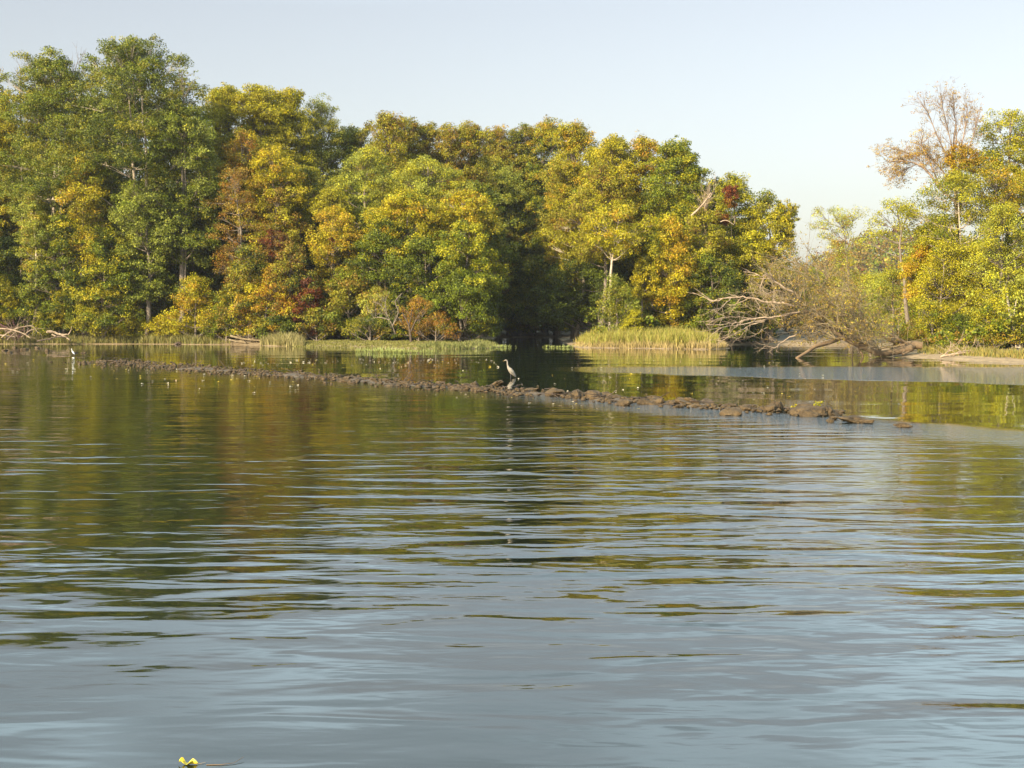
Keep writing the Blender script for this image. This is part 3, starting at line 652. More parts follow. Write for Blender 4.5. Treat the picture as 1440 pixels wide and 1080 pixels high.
# ---- plain dark filler trees deeper in the wood
rr_ = np.random.default_rng(3)
names_ = ['far left edge', 'yellow vine covered tree', 'patched dark tree', 'silvery hanging tree', 'red creeper in the hollow', 'thin orange brown tree', 'bright yellow tree', 'dark hollow', 'orange yellow tree', 'left pale willow', 'dark hole', 'golden tree', 'brown bush of the cove', 'cove', 'left bare trunk', 'right bare trunk', 'golden hanging clumps', 'dead leaning limb', 'lower red creeper']
for k, nm in enumerate(names_):
    px = -30 + k * 58
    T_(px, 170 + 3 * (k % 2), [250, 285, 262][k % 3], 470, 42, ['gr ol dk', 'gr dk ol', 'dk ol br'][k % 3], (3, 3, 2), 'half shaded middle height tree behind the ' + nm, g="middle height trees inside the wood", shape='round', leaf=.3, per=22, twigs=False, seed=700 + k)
for k, px in enumerate(range(-60, 1060, 62)):
    top = np.interp(px, [-60, 0, 190, 300, 420, 500, 620, 780, 860, 950, 1060], [130, 130, 120, 170, 170, 220, 215, 215, 240, 250, 320])
    where = ['behind the far left edge', 'behind the leaning maple', 'behind the tallest maple', 'behind the silvery maple'][min(k // 2, 3)] if k < 8 else \
            ['behind the tall yellow green trees', 'behind the pale willows', 'behind the centre of the skyline', 'behind the bare trunks', 'behind the red creeper'][min((k - 8) // 2, 4)]
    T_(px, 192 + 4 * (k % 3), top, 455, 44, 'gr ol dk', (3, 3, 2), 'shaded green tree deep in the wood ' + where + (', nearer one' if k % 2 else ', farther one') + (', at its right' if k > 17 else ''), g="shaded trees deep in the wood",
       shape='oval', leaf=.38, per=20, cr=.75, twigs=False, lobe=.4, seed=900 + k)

def hf_under(rng, n):
    px = rng.uniform(-150, 1090, n * 3); D = 141 + 45 * rng.random(n * 3) ** 1.3
    cv = (px > 640) & (px < 840); D = np.where(cv, 150 + 85 * rng.random(n * 3), D)
    X = (px - 720) / 1900 * D
    sd_ = sdist(X, D)
    ok = (sd_ > 4.5) & ~((px > 330) & (px < 640) & (sd_ < 8)) & ~((px > 795) & (px < 1020) & (sd_ < 7))
    X, D, sd_ = X[ok][:n], D[ok][:n], sd_[ok][:n]
    g = height(X, D)
    hh = (1.3 + 0.9 * wob(X, D, 0.5, 2)) * np.clip(sd_ / 7, 0.4, 1.5) + 1.0
    return np.stack([X, D, g + 0.2 + hh * rng.random(len(X)) ** 0.8], -1)
mass("undergrowth", None, 'dk gr ol br', (4, 3, 2, 1), "tangled shaded undergrowth under the trees of the far wood", "undergrowth", 11500, .27, 26, .5, 21, hf_under)
def hf_right(rng, n):
    px = rng.uniform(1215, 1700, n * 3); D = 108 + 30 * rng.random(n * 3) ** 1.2
    X = (px - 720) / 1900 * D
    sd_ = sdist(X, D); ok = sd_ > 4.0
    X, D, sd_ = X[ok][:n], D[ok][:n], sd_[ok][:n]
    hh = (0.8 + 0.5 * wob(X, D, 0.6, 2)) * np.clip(sd_ / 6, 0.5, 1.5) + 0.6
    return np.stack([X, D, height(X, D) + 0.15 + hh * rng.random(len(X))], -1)
mass("undergrowth", None, 'dk gr ol yg br', (3, 3, 3, 1, 2), "low green and brown undergrowth on the right bank", "undergrowth", 3500, .18, 26, .35, 22, hf_right)
def hf_far(rng, n):
    X = rng.uniform(40, 420, n * 3); Y = rng.uniform(300, 760, n * 3)
    h = height(X, Y)
    ok = (sdist(X, Y) > 3) & (X / Y > 0.19)
    X, Y, h = X[ok][:n], Y[ok][:n], h[ok][:n]
    return np.stack([X, Y, h + 1 + 9 * rng.random(len(X)) + 2 * wob(X, Y, 0.2, 3)], -1)
mass("far_wood", None, 'ol br gr mr', (3, 4, 2, 1), "distant wooded hill seen through the gap up the channel", "wood", 9000, 1.0, 24, 2.6, 23, hf_far)

# ------------------------------------------------------------------ grass and reeds
def blades(name, pts, hts, wid, col_a, col_b, mat, label, cat, seed, lean=0.25, kind="stuff"):
    # ragged, thinning ends instead of a cut edge
    r0 = np.random.default_rng(seed + 500); lo, hi = np.quantile(pts[:, 0], [0.0, 1.0]); w_ = max(0.6, 0.16 * (hi - lo))
    e = np.clip(np.minimum(pts[:, 0] - lo, hi - pts[:, 0]) / w_ + 0.15 * wob(pts[:, 0], pts[:, 1], 2.5, 4), 0, 1)
    k_ = r0.random(len(pts)) < e ** 0.7 + 0.05
    pts = pts[k_]; hts = (hts * (0.45 + 0.55 * e))[k_]
    hts = hts * (1 + 0.25 * wob(pts[:, 0], pts[:, 1], 1.9, 8))
    rng = np.random.default_rng(seed); n = len(pts)
    a = rng.uniform(0, math.pi, n); side = np.stack([np.cos(a), np.sin(a), np.zeros(n)], -1) * (wid * (0.6 + 0.8 * rng.random((n, 1))))
    l = rng.normal(size=(n, 3)) * lean; l[:, 2] = 0
    up = np.stack([np.zeros(n), np.zeros(n), hts], -1)
    m = pts + up * 0.55 + l * hts[:, None] * 0.3; t = pts + up + l * hts[:, None]
    V = np.stack([pts - side, pts + side, m + side * 0.8, m - side * 0.8, t + side * 0.15, t - side * 0.15], 1).reshape(-1, 3)
    b = np.arange(n)[:, None] * 6
    Fc = np.concatenate([b + np.array([0, 1, 2, 3]), b + np.array([3, 2, 4, 5])], 0)
    f = rng.random((n, 1)); c = np.array(col_a) * (1 - f) + np.array(col_b) * f
    c = c * (1 + 0.18 * rng.normal(size=(n, 1))).clip(0.4, 1.6)
    col = np.concatenate([c, c], 0)
    o = mesh(name, V, Fc, mat, col=col)
    return tag(o, label, cat, kind=kind)

def strip_pts(rng, px0, px1, s0, s1, n, Dmin=100, Dmax=175):
    px = rng.uniform(px0, px1, n * 30); D = rng.uniform(Dmin, Dmax, n * 30)
    X = (px - 720) / 1900 * D; sd_ = sdist(X, D)
    ok = (sd_ > s0) & (sd_ < s1)
    X, D = X[ok][:n], D[ok][:n]
    return np.stack([X, D, height(X, D) - 0.03], -1)

g_ = np.random.default_rng(50)
P = strip_pts(g_, -40, 325, 0.3, 4.2, 9000, 148, 165)
blades("bank_grass", P, 0.55 + 0.55 * g_.random(len(P)), 0.03, (0.26, 0.22, 0.07), (0.13, 0.14, 0.03), M_LEAF, "pale dry grass along the left bank", "grass", 51)
P = strip_pts(g_, 366, 428, 0.2, 3.0, 2600, 140, 160)
blades("bank_grass", P, 0.6 + 0.7 * g_.random(len(P)), 0.03, (0.30, 0.25, 0.10), (0.17, 0.16, 0.05), M_LEAF, "tuft of pale tan grass at the left end of the lawn", "grass", 52)
P = strip_pts(g_, 405, 665, -0.15, 8.5, 26000, 127, 157)
blades("lawn_grass", P, 0.05 + 0.10 * g_.random(len(P)), 0.05, (0.13, 0.135, 0.022), (0.20, 0.18, 0.05), M_LEAF, "short bright green grass of the lawn at the water edge", "grass", 53)
P = strip_pts(g_, 585, 700, -0.1, 2.8, 5500, 127, 160)
blades("bank_grass", P, 0.2 + 0.35 * g_.random(len(P)), 0.04, (0.20, 0.19, 0.07), (0.13, 0.15, 0.03), M_LEAF, "light green weeds at the right tip of the lawn", "grass", 54)
P = strip_pts(g_, 790, 1015, 1.0, 8.0, 20000, 132, 160)
hh = (0.85 + 0.75 * g_.random(len(P))) * np.clip(1.15 - ((P[:, 0] - at(880, 480, 140)[0]) / 16) ** 2, 0.35, 1)
blades("reed_bed", P, hh, 0.032, (0.20, 0.22, 0.025), (0.32, 0.25, 0.07), M_LEAF, "tall yellow green reeds in front of the two bare trunks", "reeds", 55, lean=0.24)
P = strip_pts(g_, 795, 1026, 0.2, 1.6, 5000, 128, 150)
blades("bank_grass", P, 0.3 + 0.4 * g_.random(len(P)), 0.03, (0.36, 0.27, 0.11), (0.28, 0.22, 0.08), M_LEAF, "dry tan stubble below the tall reeds", "grass", 56)
P = strip_pts(g_, 1290, 1500, 1.8, 5.0, 4500, 84, 125)
blades("bank_grass", P, 0.15 + 0.45 * g_.random(len(P)), 0.025, (0.28, 0.20, 0.05), (0.15, 0.16, 0.03), M_LEAF, "rusty weeds along the top of the mud on the right", "grass", 57)

# ------------------------------------------------------------------ branching wood
def branch(T, rng, p, d, L, r, lev, tips, spread=0.7, up=0.0, n=5, kids=(3, 5), shrink=0.6, curl=0.25, sides=5):
    pts = [p]; dd = unit(d)
    for i in range(n):
        dd = unit(dd + rng.normal(size=3) * curl * 0.5 + np.array([0, 0, up])); pts.append(pts[-1] + dd * L / n)
    pts = np.array(pts)
    T.add(pts, np.linspace(r, r * 0.35 if lev else r * 0.2, n + 1), sides if lev > 1 else 3)
    if lev == 0:
        tips.append((pts[-1], dd)); return
    for k in range(rng.integers(kids[0], kids[1] + 1)):
        j = rng.integers(1, n + 1)
        q = unit(dd + rng.normal(size=3) * spread)
        branch(T, rng, pts[j], q, L * shrink * (0.7 + 0.6 * rng.random()), max(0.009, r * 0.5), lev - 1, tips, spread, up, max(3, n - 1), kids, shrink, curl, sides)

def px_path(pts, D, D1=None):
    n = len(pts); D1 = D if D1 is None else D1
    return np.array([at(a, b, D + (D1 - D) * i / max(1, n - 1)) for i, (a, b) in enumerate(pts)])

def smooth_path(P, k=4):
    P = np.asarray(P); out = []
    m = len(P)
    for i in range(m - 1):
        a = P[max(i - 1, 0)]; b = P[i]; c = P[i + 1]; d = P[min(i + 2, m - 1)]
        for t in np.linspace(0, 1, k, endpoint=False):
            out.append(0.5 * ((2 * b) + (c - a) * t + (2 * a - 5 * b + 4 * c - d) * t * t + (3 * b - a - 3 * c + d) * t ** 3))
    out.append(P[-1]); return np.array(out)

# ---- the fallen tree with its crown over the channel
M_TAN = noisy_material("tan_twigs", [(0.115, 0.088, 0.05), (0.25, 0.195, 0.115)], 1.5, 0.9)
def fallen_tree():
    rng = np.random.default_rng(77); D0 = 107.0
    o = at(1268, 493, D0); o[2] = gz(o[0], o[1])
    root = empty("fallen_tree", o, "large fallen tree with a brown twiggy crown and bleached limbs reaching left over the channel", "fallen tree")
    T = Tubes()
    tp = smooth_path(px_path([(1282, 489), (1262, 494), (1238, 497), (1216, 489), (1190, 477), (1166, 461), (1142, 444), (1120, 428)], D0, D0 - 2))
    T.add(tp, np.linspace(0.32, 0.08, len(tp)), 10)
    pr = smooth_path(px_path([(1185, 474), (1165, 482), (1147, 487), (1135, 495), (1120, 504)], D0 - 1, D0 - 4))
    T.add(pr, np.linspace(0.20, 0.11, len(pr)), 8)
    for P_, r in (([(1207, 484), (1209, 492), (1213, 500), (1213, 509)], .11), ([(1228, 488), (1212, 482), (1196, 468), (1186, 450)], .16), ([(1200, 480), (1180, 465), (1172, 440), (1160, 415)], .13)):
        q = smooth_path(px_path(P_, D0 - 0.5, D0 - 1.5)); T.add(q, np.linspace(r, r * 0.6, len(q)), 7)
    T.build("trunk", M_TWIG, root, origin=o)
    # bleached limbs
    W_ = Tubes()
    limbs = [([(1128, 424), (1117, 412), (1105, 406), (1090, 396), (1078, 387), (1070, 389), (1052, 386)], .11), ([(1090, 396), (1084, 390), (1076, 385)], .05),
             ([(1122, 430), (1100, 427), (1075, 424), (1057, 419), (1040, 418), (1020, 419), (1007, 424), (994, 421)], .10), ([(1027, 420), (1015, 432), (1000, 436)], .05),
             ([(1125, 438), (1102, 444), (1075, 447), (1052, 449), (1035, 454), (1015, 456), (994, 457)], .09), ([(1060, 448), (1040, 446), (1015, 447), (995, 456)], .05),
             ([(1090, 446), (1065, 452), (1040, 457), (1022, 459), (1010, 462), (994, 462)], .07), ([(1075, 452), (1057, 457), (1037, 467), (1022, 476), (1006, 480)], .07),
             ([(1118, 440), (1100, 442), (1090, 435), (1075, 433), (1066, 430)], .06), ([(1120, 470), (1100, 480), (1090, 489), (1077, 487), (1069, 493)], .06),
             ([(1050, 462), (1040, 474), (1034, 478)], .035), ([(1062, 447), (1048, 441), (1036, 440)], .035), ([(1105, 412), (1092, 409), (1075, 413), (1060, 411)], .045), ([(1080, 460), (1068, 466), (1060, 473)], .035)]
    tips = []
    for P_, r in limbs:
        off = rng.normal() * 1.2
        q = smooth_path(px_path(P_, D0 - 2.2, D0 - 4.2 + off)); q[1:] += rng.normal(size=(len(q) - 1, 3)) * 0.03
        W_.add(q, np.linspace(r * 0.95, r * 0.25, len(q)), 6)
        for k in range(7):
            j = rng.integers(len(q) // 3, len(q) - 1); d = unit(q[j + 1] - q[j])
            branch(W_, rng, q[j], unit(d + rng.normal(size=3) * 0.5), 0.9 + 0.9 * rng.random(), r * 0.35, 1, tips, 0.5, 0.0, 4, (1, 3))
    W_.build("limbs", M_DEAD, root, origin=o)
    # brown crown of twigs
    B = Tubes(); tips = []
    anchors = [tp[k] for k in np.linspace(len(tp) * 0.3, len(tp) - 1, 13).astype(int)] + [pr[3], pr[6]] + [at(a, b, D0 - 1 + rng.normal()) for a, b in ((1160, 415), (1186, 450), (1175, 435), (1150, 400), (1200, 440), (1130, 405), (1105, 440), (1215, 455), (1095, 425), (1225, 470), (1170, 462), (1145, 470), (1110, 465), (1235, 460), (1245, 470), (1215, 430), (1200, 415), (1255, 478), (1140, 390), (1165, 395), (1085, 450))]
    for a in anchors:
        a = a + np.array([0, rng.uniform(-1.8, 2.2), 0.25])
        for k in range(6):
            ang = rng.uniform(0.1, math.pi * 0.95)
            d = np.array([-math.cos(ang) * -1, rng.normal() * 0.7, math.sin(ang) * 0.8 + 0.05]); d[0] = -abs(d[0]) if rng.random() < 0.72 else d[0]
            branch(B, rng, a, unit(d), 1.6 + 1.2 * rng.random(), 0.036, 2, tips, 0.75, 0.0, 4, (3, 5), 0.62)
    B.build("branches", M_TAN, root, origin=o)
    tp_ = np.array([t[0] for t in tips]); keep = rng.random(len(tp_)) < 0.42; tp_ = tp_[keep & (tp_[:, 2] > 0.7)]
    od = unit(rng.normal(size=tp_.shape))
    ids = np.floor((tp_[:, 0] - tp_[:, 0].min()) / 1.6).astype(int)
    V, Fc, col = leaves(rng, tp_, np.full(len(tp_), 0.26), od, 0.085, 8, ['br', 'ta', 'ol'], (4, 3, 2), ids)
    mesh("dead_leaves", V, Fc, M_LEAF, root, col=col, origin=o)
    # snapped root end on the mud
    S = Tubes()
    q = smooth_path(px_path([(1296, 486), (1284, 485), (1272, 487), (1258, 489)], D0 + 0.5)); S.add(q, np.linspace(0.30, 0.42, len(q)), 9)
    for P_ in ([(1272, 484), (1271, 492), (1269, 499)], [(1262, 482), (1250, 478), (1240, 472)], [(1278, 485), (1262, 476), (1248, 470), (1238, 468)], [(1285, 487), (1278, 494), (1270, 498)], [(1262, 489), (1245, 488), (1230, 494)], [(1255, 492), (1246, 497), (1238, 501)]):
        q = smooth_path(px_path(P_, D0 + 0.3, D0 - 0.8)); S.add(q, np.linspace(0.16, 0.05, len(q)), 6)
    S.build("root_end", M_TWIG, root, origin=o)
fallen_tree()

def wood_thing(name, paths, D, label, cat, mat=None, group=None, sub=None, sink=True):
    """a log or dead branch lying about: tubes along photo paths at distance D"""
    rng = np.random.default_rng(int(D * 7 + paths[0][0][0][0]))
    a = paths[0][0]; o = at(a[0][0], a[0][1], D); o[2] = max(0, gz(o[0], o[1]))
    T = Tubes()
    for P_, r in paths:
        q = smooth_path(px_path(P_, D, D + rng.normal() * 0.5)); q[1:-1] += rng.normal(size=(len(q) - 2, 3)) * r * 0.15
        T.add(q, np.linspace(r, r * 0.45, len(q)), 8 if r > 0.06 else 5)
        if sub:
            tips = []
            for k in range(sub):
                j = rng.integers(1, len(q) - 1)
                branch(T, rng, q[j], unit(q[j] - q[j - 1] + rng.normal(size=3) * 0.7), 0.8 + rng.random() * 0.9, r * 0.35, 1, tips, 0.6, 0.02, 4, (2, 4))
    ob = T.build(name, mat or M_DEAD, origin=o)
    return tag(ob, label, cat, group)

wood_thing("log", [([(66, 466), (74, 467), (84, 470), (96, 471)], .19), ([(84, 470), (92, 474), (99, 479)], .12), ([(96, 471), (100, 464), (101, 459)], .07), ([(73, 470), (80, 473), (97, 474)], .1)], 153, "pale tan broken log lying on the left bank", "log", M_DEAD)
wood_thing("dead_branch", [([(52, 480), (66, 477), (80, 474), (96, 474)], .10), ([(70, 478), (78, 473), (86, 471)], .07)], 152, "dark forked branch propped under the pale broken log", "branch", M_LOG)
wood_thing("brushwood", [([(-6, 462), (12, 463), (30, 468), (44, 476)], .09), ([(2, 475), (14, 466), (30, 460), (46, 459), (52, 468)], .07), ([(10, 478), (20, 468), (26, 455)], .06), ([(-10, 470), (8, 472), (22, 474)], .08), ([(30, 474), (44, 464), (58, 462)], .05)], 153,
           "tangle of pale dead branches at the left edge of the bank", "brushwood", M_DEAD, sub=7)
wood_thing("brushwood", [([(-8, 452), (12, 462), (28, 474)], .05), ([(18, 450), (22, 464), (20, 478)], .05), ([(0, 456), (14, 470), (18, 480)], .05), ([(36, 458), (30, 468), (24, 478)], .05)], 154,
           "purple brown brushwood behind the pale dead branches", "brushwood", noisy_material("purple_brown_twigs", [(0.06, 0.025, 0.03), (0.13, 0.065, 0.06)], 2), sub=16)
wood_thing("driftwood_pile", [([(324, 472), (345, 477), (372, 479), (402, 483)], .13), ([(330, 481), (352, 476), (380, 475)], .10), ([(322, 478), (340, 481), (366, 483)], .12), ([(360, 481), (385, 482), (425, 486)], .10), ([(332, 470), (340, 476), (346, 484)], .06)], 150.5,
           "pile of brown driftwood below the autumn vine mound", "driftwood", M_TAN, sub=4)
wood_thing("log", [([(246, 484), (252, 482), (258, 485)], .16), ([(252, 484), (254, 480)], .07)], 153.2, "small dark stump just off the left bank", "stump", M_LOG)
wood_thing("log", [([(1393, 498), (1410, 497), (1430, 499)], .20), ([(1402, 497), (1398, 494), (1392, 493)], .07), ([(1408, 501), (1425, 502), (1442, 501)], .10)], 99, "dark log lying on the mud near the right edge", "log", M_LOG)
wood_thing("driftwood_pile", [([(1322, 502), (1340, 498), (1362, 496), (1392, 498)], .08), ([(1330, 498), (1336, 490), (1337, 480)], .05), ([(1340, 500), (1352, 494), (1372, 494)], .07), ([(1326, 500), (1334, 494), (1348, 490)], .05)], 101, "grey driftwood branches on the mud left of the dark log", "driftwood", M_DEAD, sub=5)
wood_thing("dead_branch", [([(1199, 494), (1199, 500), (1198, 507)], .055)], 100, "dark stick standing in the water beside the fallen tree", "stick", M_LOG)
wood_thing("dead_branch", [([(622, 560), (622, 552), (623, 548)], .02)], 58.5, "thin dark stick standing upright in front of the rocks", "stick", M_LOG)
# dead limb leaning in the wood, bare tops in the skyline
wood_thing("dead_limb", [([(972, 304), (982, 294), (992, 283), (1000, 271)], .13), ([(994, 281), (999, 277), (1001, 272)], .08), ([(1013, 312), (1022, 310), (1032, 316)], .06)], 151, "bare bleached limb leaning out of the trees below the skyline gap", "dead limb", M_DEAD)
def bare_tree(px, D, ytop, ybase, fan, n, L, label, mat, seed, group=None, tuft=None, lean=0.0, r=.2, name="bare_tree", lev=2, tl=0.13, per=10, kids=(3, 5)):
    rng = np.random.default_rng(seed)
    b = at(px, 480, D); b[2] = gz(b[0], D); o = b.copy()
    root = empty(name, o, label, "tree", group)
    T = Tubes(); t0 = at(px, ybase, D); top = at(px + lean, ytop + (ybase - ytop) * 0.35, D)
    tr = smooth_path([b - [0, 0, .3], (b + t0) / 2 + [0.3, 0, 0], t0, (t0 + top) / 2, top], 4); T.add(tr, np.linspace(r, r * 0.3, len(tr)), 7)
    tips = []
    for k in range(n):
        j = rng.integers(len(tr) // 2 - 1, len(tr)); a = rng.uniform(-fan, fan)
        d = unit(np.array([math.sin(a), rng.normal() * 0.35, math.cos(a)]))
        branch(T, rng, tr[j], d, L * (0.6 + 0.6 * rng.random()), r * 0.35, lev, tips, 0.45, 0.03, 5, kids, 0.6, 0.2)
    T.build("trunk", mat, root, origin=o)
    if tuft:
        P_ = np.array([t[0] for t in tips]); P_ = P_[rng.random(len(P_)) < tuft[2]]
        ids = np.arange(len(P_)) // 5
        V, Fc, col = leaves(rng, P_, np.full(len(P_), 0.3), unit(rng.normal(size=P_.shape)), tl, per, tuft[0], tuft[1], ids)
        mesh("crown", V, Fc, M_LEAF, root, col=col, origin=o)
    return root
M_PINK = noisy_material("pinkish_grey_twigs", [(0.17, 0.12, 0.08), (0.30, 0.22, 0.16)], 2)
bare_tree(886, 172, 216, 262, 0.7, 12, 2.3, "bare pinkish twigs sticking up in the skyline beside the orange brown tree", M_PINK, 4, tuft=(['ta'], (1,), .25), r=.16)
bare_tree(992, 160, 272, 320, 0.6, 14, 2.4, "bare grey branched tree in the gap of the skyline before the red creeper", M_DEAD, 6, r=.16)
bare_tree(106, 166, 92, 150, 0.35, 7, 2.6, "bare twiggy top between the two tallest maples", M_BARK, 9, r=.2)
bare_tree(28, 168, 96, 130, 0.6, 6, 1.9, "bare thin twigs above the crown left of the leaning maple", M_BARK, 10, r=.15)
bare_tree(258, 158, 118, 150, 0.6, 7, 1.9, "small bare tips at the right shoulder of the tallest maple", M_BARK, 12, r=.12, tuft=(['ol', 'gr'], (1, 1), .6))
# the airy tree above the right bank
def airy_tree():
    rng = np.random.default_rng(31); D = 125.0
    b = at(1356, 480, D); b[2] = gz(b[0], D)
    root = empty("airy_tree", b, "nearly bare tall tree with fine branches and a few orange leaves on the right bank", "tree", GR)
    T = Tubes(); tips = []
    tr = smooth_path([b - [0, 0, .3], at(1352, 380, D), at(1346, 300, D), at(1343, 250, D), at(1341, 205, D), at(1344, 175, D)], 4)
    T.add(tr, np.linspace(.3, .05, len(tr)), 8)
    limbs = [([(1345, 285), (1325, 268), (1306, 243), (1290, 231), (1272, 226), (1250, 226), (1243, 222)], .17), ([(1306, 243), (1290, 222), (1275, 212), (1256, 206)], .09), ([(1325, 268), (1310, 235), (1298, 205), (1296, 190)], .10),
             ([(1343, 245), (1330, 215), (1318, 185), (1306, 150), (1300, 138)], .10), ([(1342, 225), (1336, 190), (1328, 150), (1324, 128)], .08), ([(1342, 215), (1345, 180), (1342, 145), (1340, 126)], .08),
             ([(1343, 235), (1352, 200), (1358, 165), (1360, 134)], .09), ([(1344, 245), (1360, 210), (1370, 180), (1376, 152)], .09), ([(1340, 262), (1325, 240), (1312, 225), (1300, 215)], .09), ([(1290, 231), (1278, 236), (1268, 241), (1262, 243)], .05)]
    for P_, r in limbs:
        P_ = [(a, b if b > 230 else b + (230 - b) * .14) for a, b in P_]
        q = smooth_path(px_path(P_, D, D + rng.normal() * 2)); T.add(q, np.linspace(r * .8, .02, len(q)), 6)
        for k in range(30):
            j = rng.integers(2, len(q) - 1); d = unit(q[j + 1] - q[j])
            branch(T, rng, q[j], unit(d + rng.normal(size=3) * 0.45), 0.9 + 0.6 * rng.random(), 0.022, 2, tips, 0.45, 0.02, 4, (2, 4), 0.62)
    T.build("trunk", M_PINK, root, origin=b)
    P_ = np.array([t[0] for t in tips]); wx = 0.22 + 0.5 * (P_[:, 2] < at(1300, 205, D)[2])
    P_ = P_[rng.random(len(P_)) < wx * 1.1]
    V, Fc, col = leaves(rng, P_, np.full(len(P_), 0.24), unit(rng.normal(size=P_.shape)), 0.085, 9, ['yo', 'ta', 'orr', 'br'], (2, 4, 2, 2), np.arange(len(P_)) // 8)
    mesh("crown", V, Fc, M_LEAF, root, col=col, origin=b)
airy_tree()
# leaning pale stems at the right edge
def leaning_stems():
    D = 110.0; b = at(1432, 492, D); b[2] = gz(b[0], D)
    root = empty("leaning_tree", b, "cluster of pale leaning stems at the foot of the trees by the right edge", "tree", GR)
    T = Tubes()
    for P_, r in (([(1430, 494), (1428, 470), (1420, 440), (1414, 400)], .16), ([(1432, 494), (1436, 465), (1446, 435), (1452, 400)], .2), ([(1426, 494), (1418, 470), (1416, 445)], .1), ([(1436, 494), (1442, 470), (1462, 455)], .13), ([(1430, 488), (1424, 475), (1424, 450), (1430, 420)], .1)):
        q = smooth_path(px_path(P_, D, D + 1)); T.add(q, np.linspace(r, r * 0.4, len(q)), 8)
    T.build("trunk", M_BARKPALE, root, origin=b)
    rng = np.random.default_rng(8); c = np.array([at(1432 + rng.normal() * 22, 415 + rng.normal() * 20, D + rng.normal() * 2) for _ in range(90)])
    V, Fc, col = leaves(rng, c, np.full(90, .45), unit(rng.normal(size=c.shape)), .15, 26, ['yg', 'ps', 'ol'], (2, 2, 1), np.arange(90) // 6)
    mesh("crown", V, Fc, M_LEAF, root, col=col, origin=b)
leaning_stems()
def dark_stem_bush():
    D = 141.0; b = at(577, 478, D); b[2] = gz(b[0], D)
    T = Tubes()
    for P_, r in (([(578, 481), (577, 470), (574, 455), (566, 440)], .16), ([(577, 468), (584, 452), (592, 438)], .09), ([(575, 458), (578, 445), (580, 430)], .07)):
        q = smooth_path(px_path(P_, D)); T.add(q, np.linspace(r, r * 0.4, len(q)), 7)
    tag(T.build("tree_stump", M_LOG, origin=b), "short dark forked trunk in front of the orange bush on the lawn", "trunk")
dark_stem_bush()
wood_thing("snag", [([(556, 470), (548, 450), (536, 430), (524, 424)], .06), ([(552, 458), (560, 440), (556, 424), (566, 412)], .07), ([(548, 450), (530, 446), (516, 452)], .06), ([(545, 445), (542, 425), (548, 410)], .05)], 142.5, "grey dead snag with fine twigs in front of the bushes behind the lawn", "snag", M_BARK, sub=9)

# ------------------------------------------------------------------ mud bar and rocks of the weir
WA, WB = np.array([-31.0, 98.8]), np.array([9.9, 43.3])
WD = unit(WB - WA); WN = np.array([-WD[1], WD[0]])    # along, across (towards upstream side)
if WN[1] < 0: WN = -WN
WL = np.linalg.norm(WB - WA)
def weir_pt(u, v): return WA + WD * (u * WL) + WN * v
us = np.linspace(-0.05, 1.02, 460); vs = np.linspace(-4.5, 4.5, 60)
UU, VV = np.meshgrid(us, vs)
XX = WA[0] + WD[0] * UU * WL + WN[0] * VV; YY = WA[1] + WD[1] * UU * WL + WN[1] * VV
bump_ = 0.5 * wob(XX, YY, 1.7, 2) + 0.35 * wob(XX, YY, 4.1, 5) + 0.25 * wob(XX, YY, 8.0, 7)
wdt = np.interp(UU, [0, .3, .5, .7, 1], [1.9, 2.3, 1.7, 1.15, .85]); cen = np.interp(UU, [0, .3, .5, 1], [-.3, -.7, -.3, 0])
ridge = np.exp(-(((VV - cen) / wdt) ** 2))
gap_ = np.clip(wob(XX, YY, 0.55, 9) + wob(XX, YY, 1.25, 3), -1, 1)
ZZ = -0.36 + 0.37 * ridge + (0.13 * bump_ + 0.07 * gap_) * ridge - 0.3 * np.clip((UU - 0.97) / 0.04, 0, 1) - 0.12 * np.clip((0.3 - UU) / 0.3, 0, 1) - 0.3 * np.clip((0.05 - UU) / 0.05, 0, 1)
ii = np.arange(UU.size).reshape(UU.shape)
qd = np.stack([ii[:-1, :-1], ii[:-1, 1:], ii[1:, 1:], ii[1:, :-1]], -1).reshape(-1, 4)
M_MUD = noisy_material("wet_brown_mud", [(0.030, 0.020, 0.009), (0.075, 0.050, 0.022), (0.13, 0.09, 0.04)], 2.0, 0.55, 0.05, 7)
tag(mesh("mud_bar", np.stack([XX, YY, ZZ], -1), qd, M_MUD, smooth=True), kind="structure")

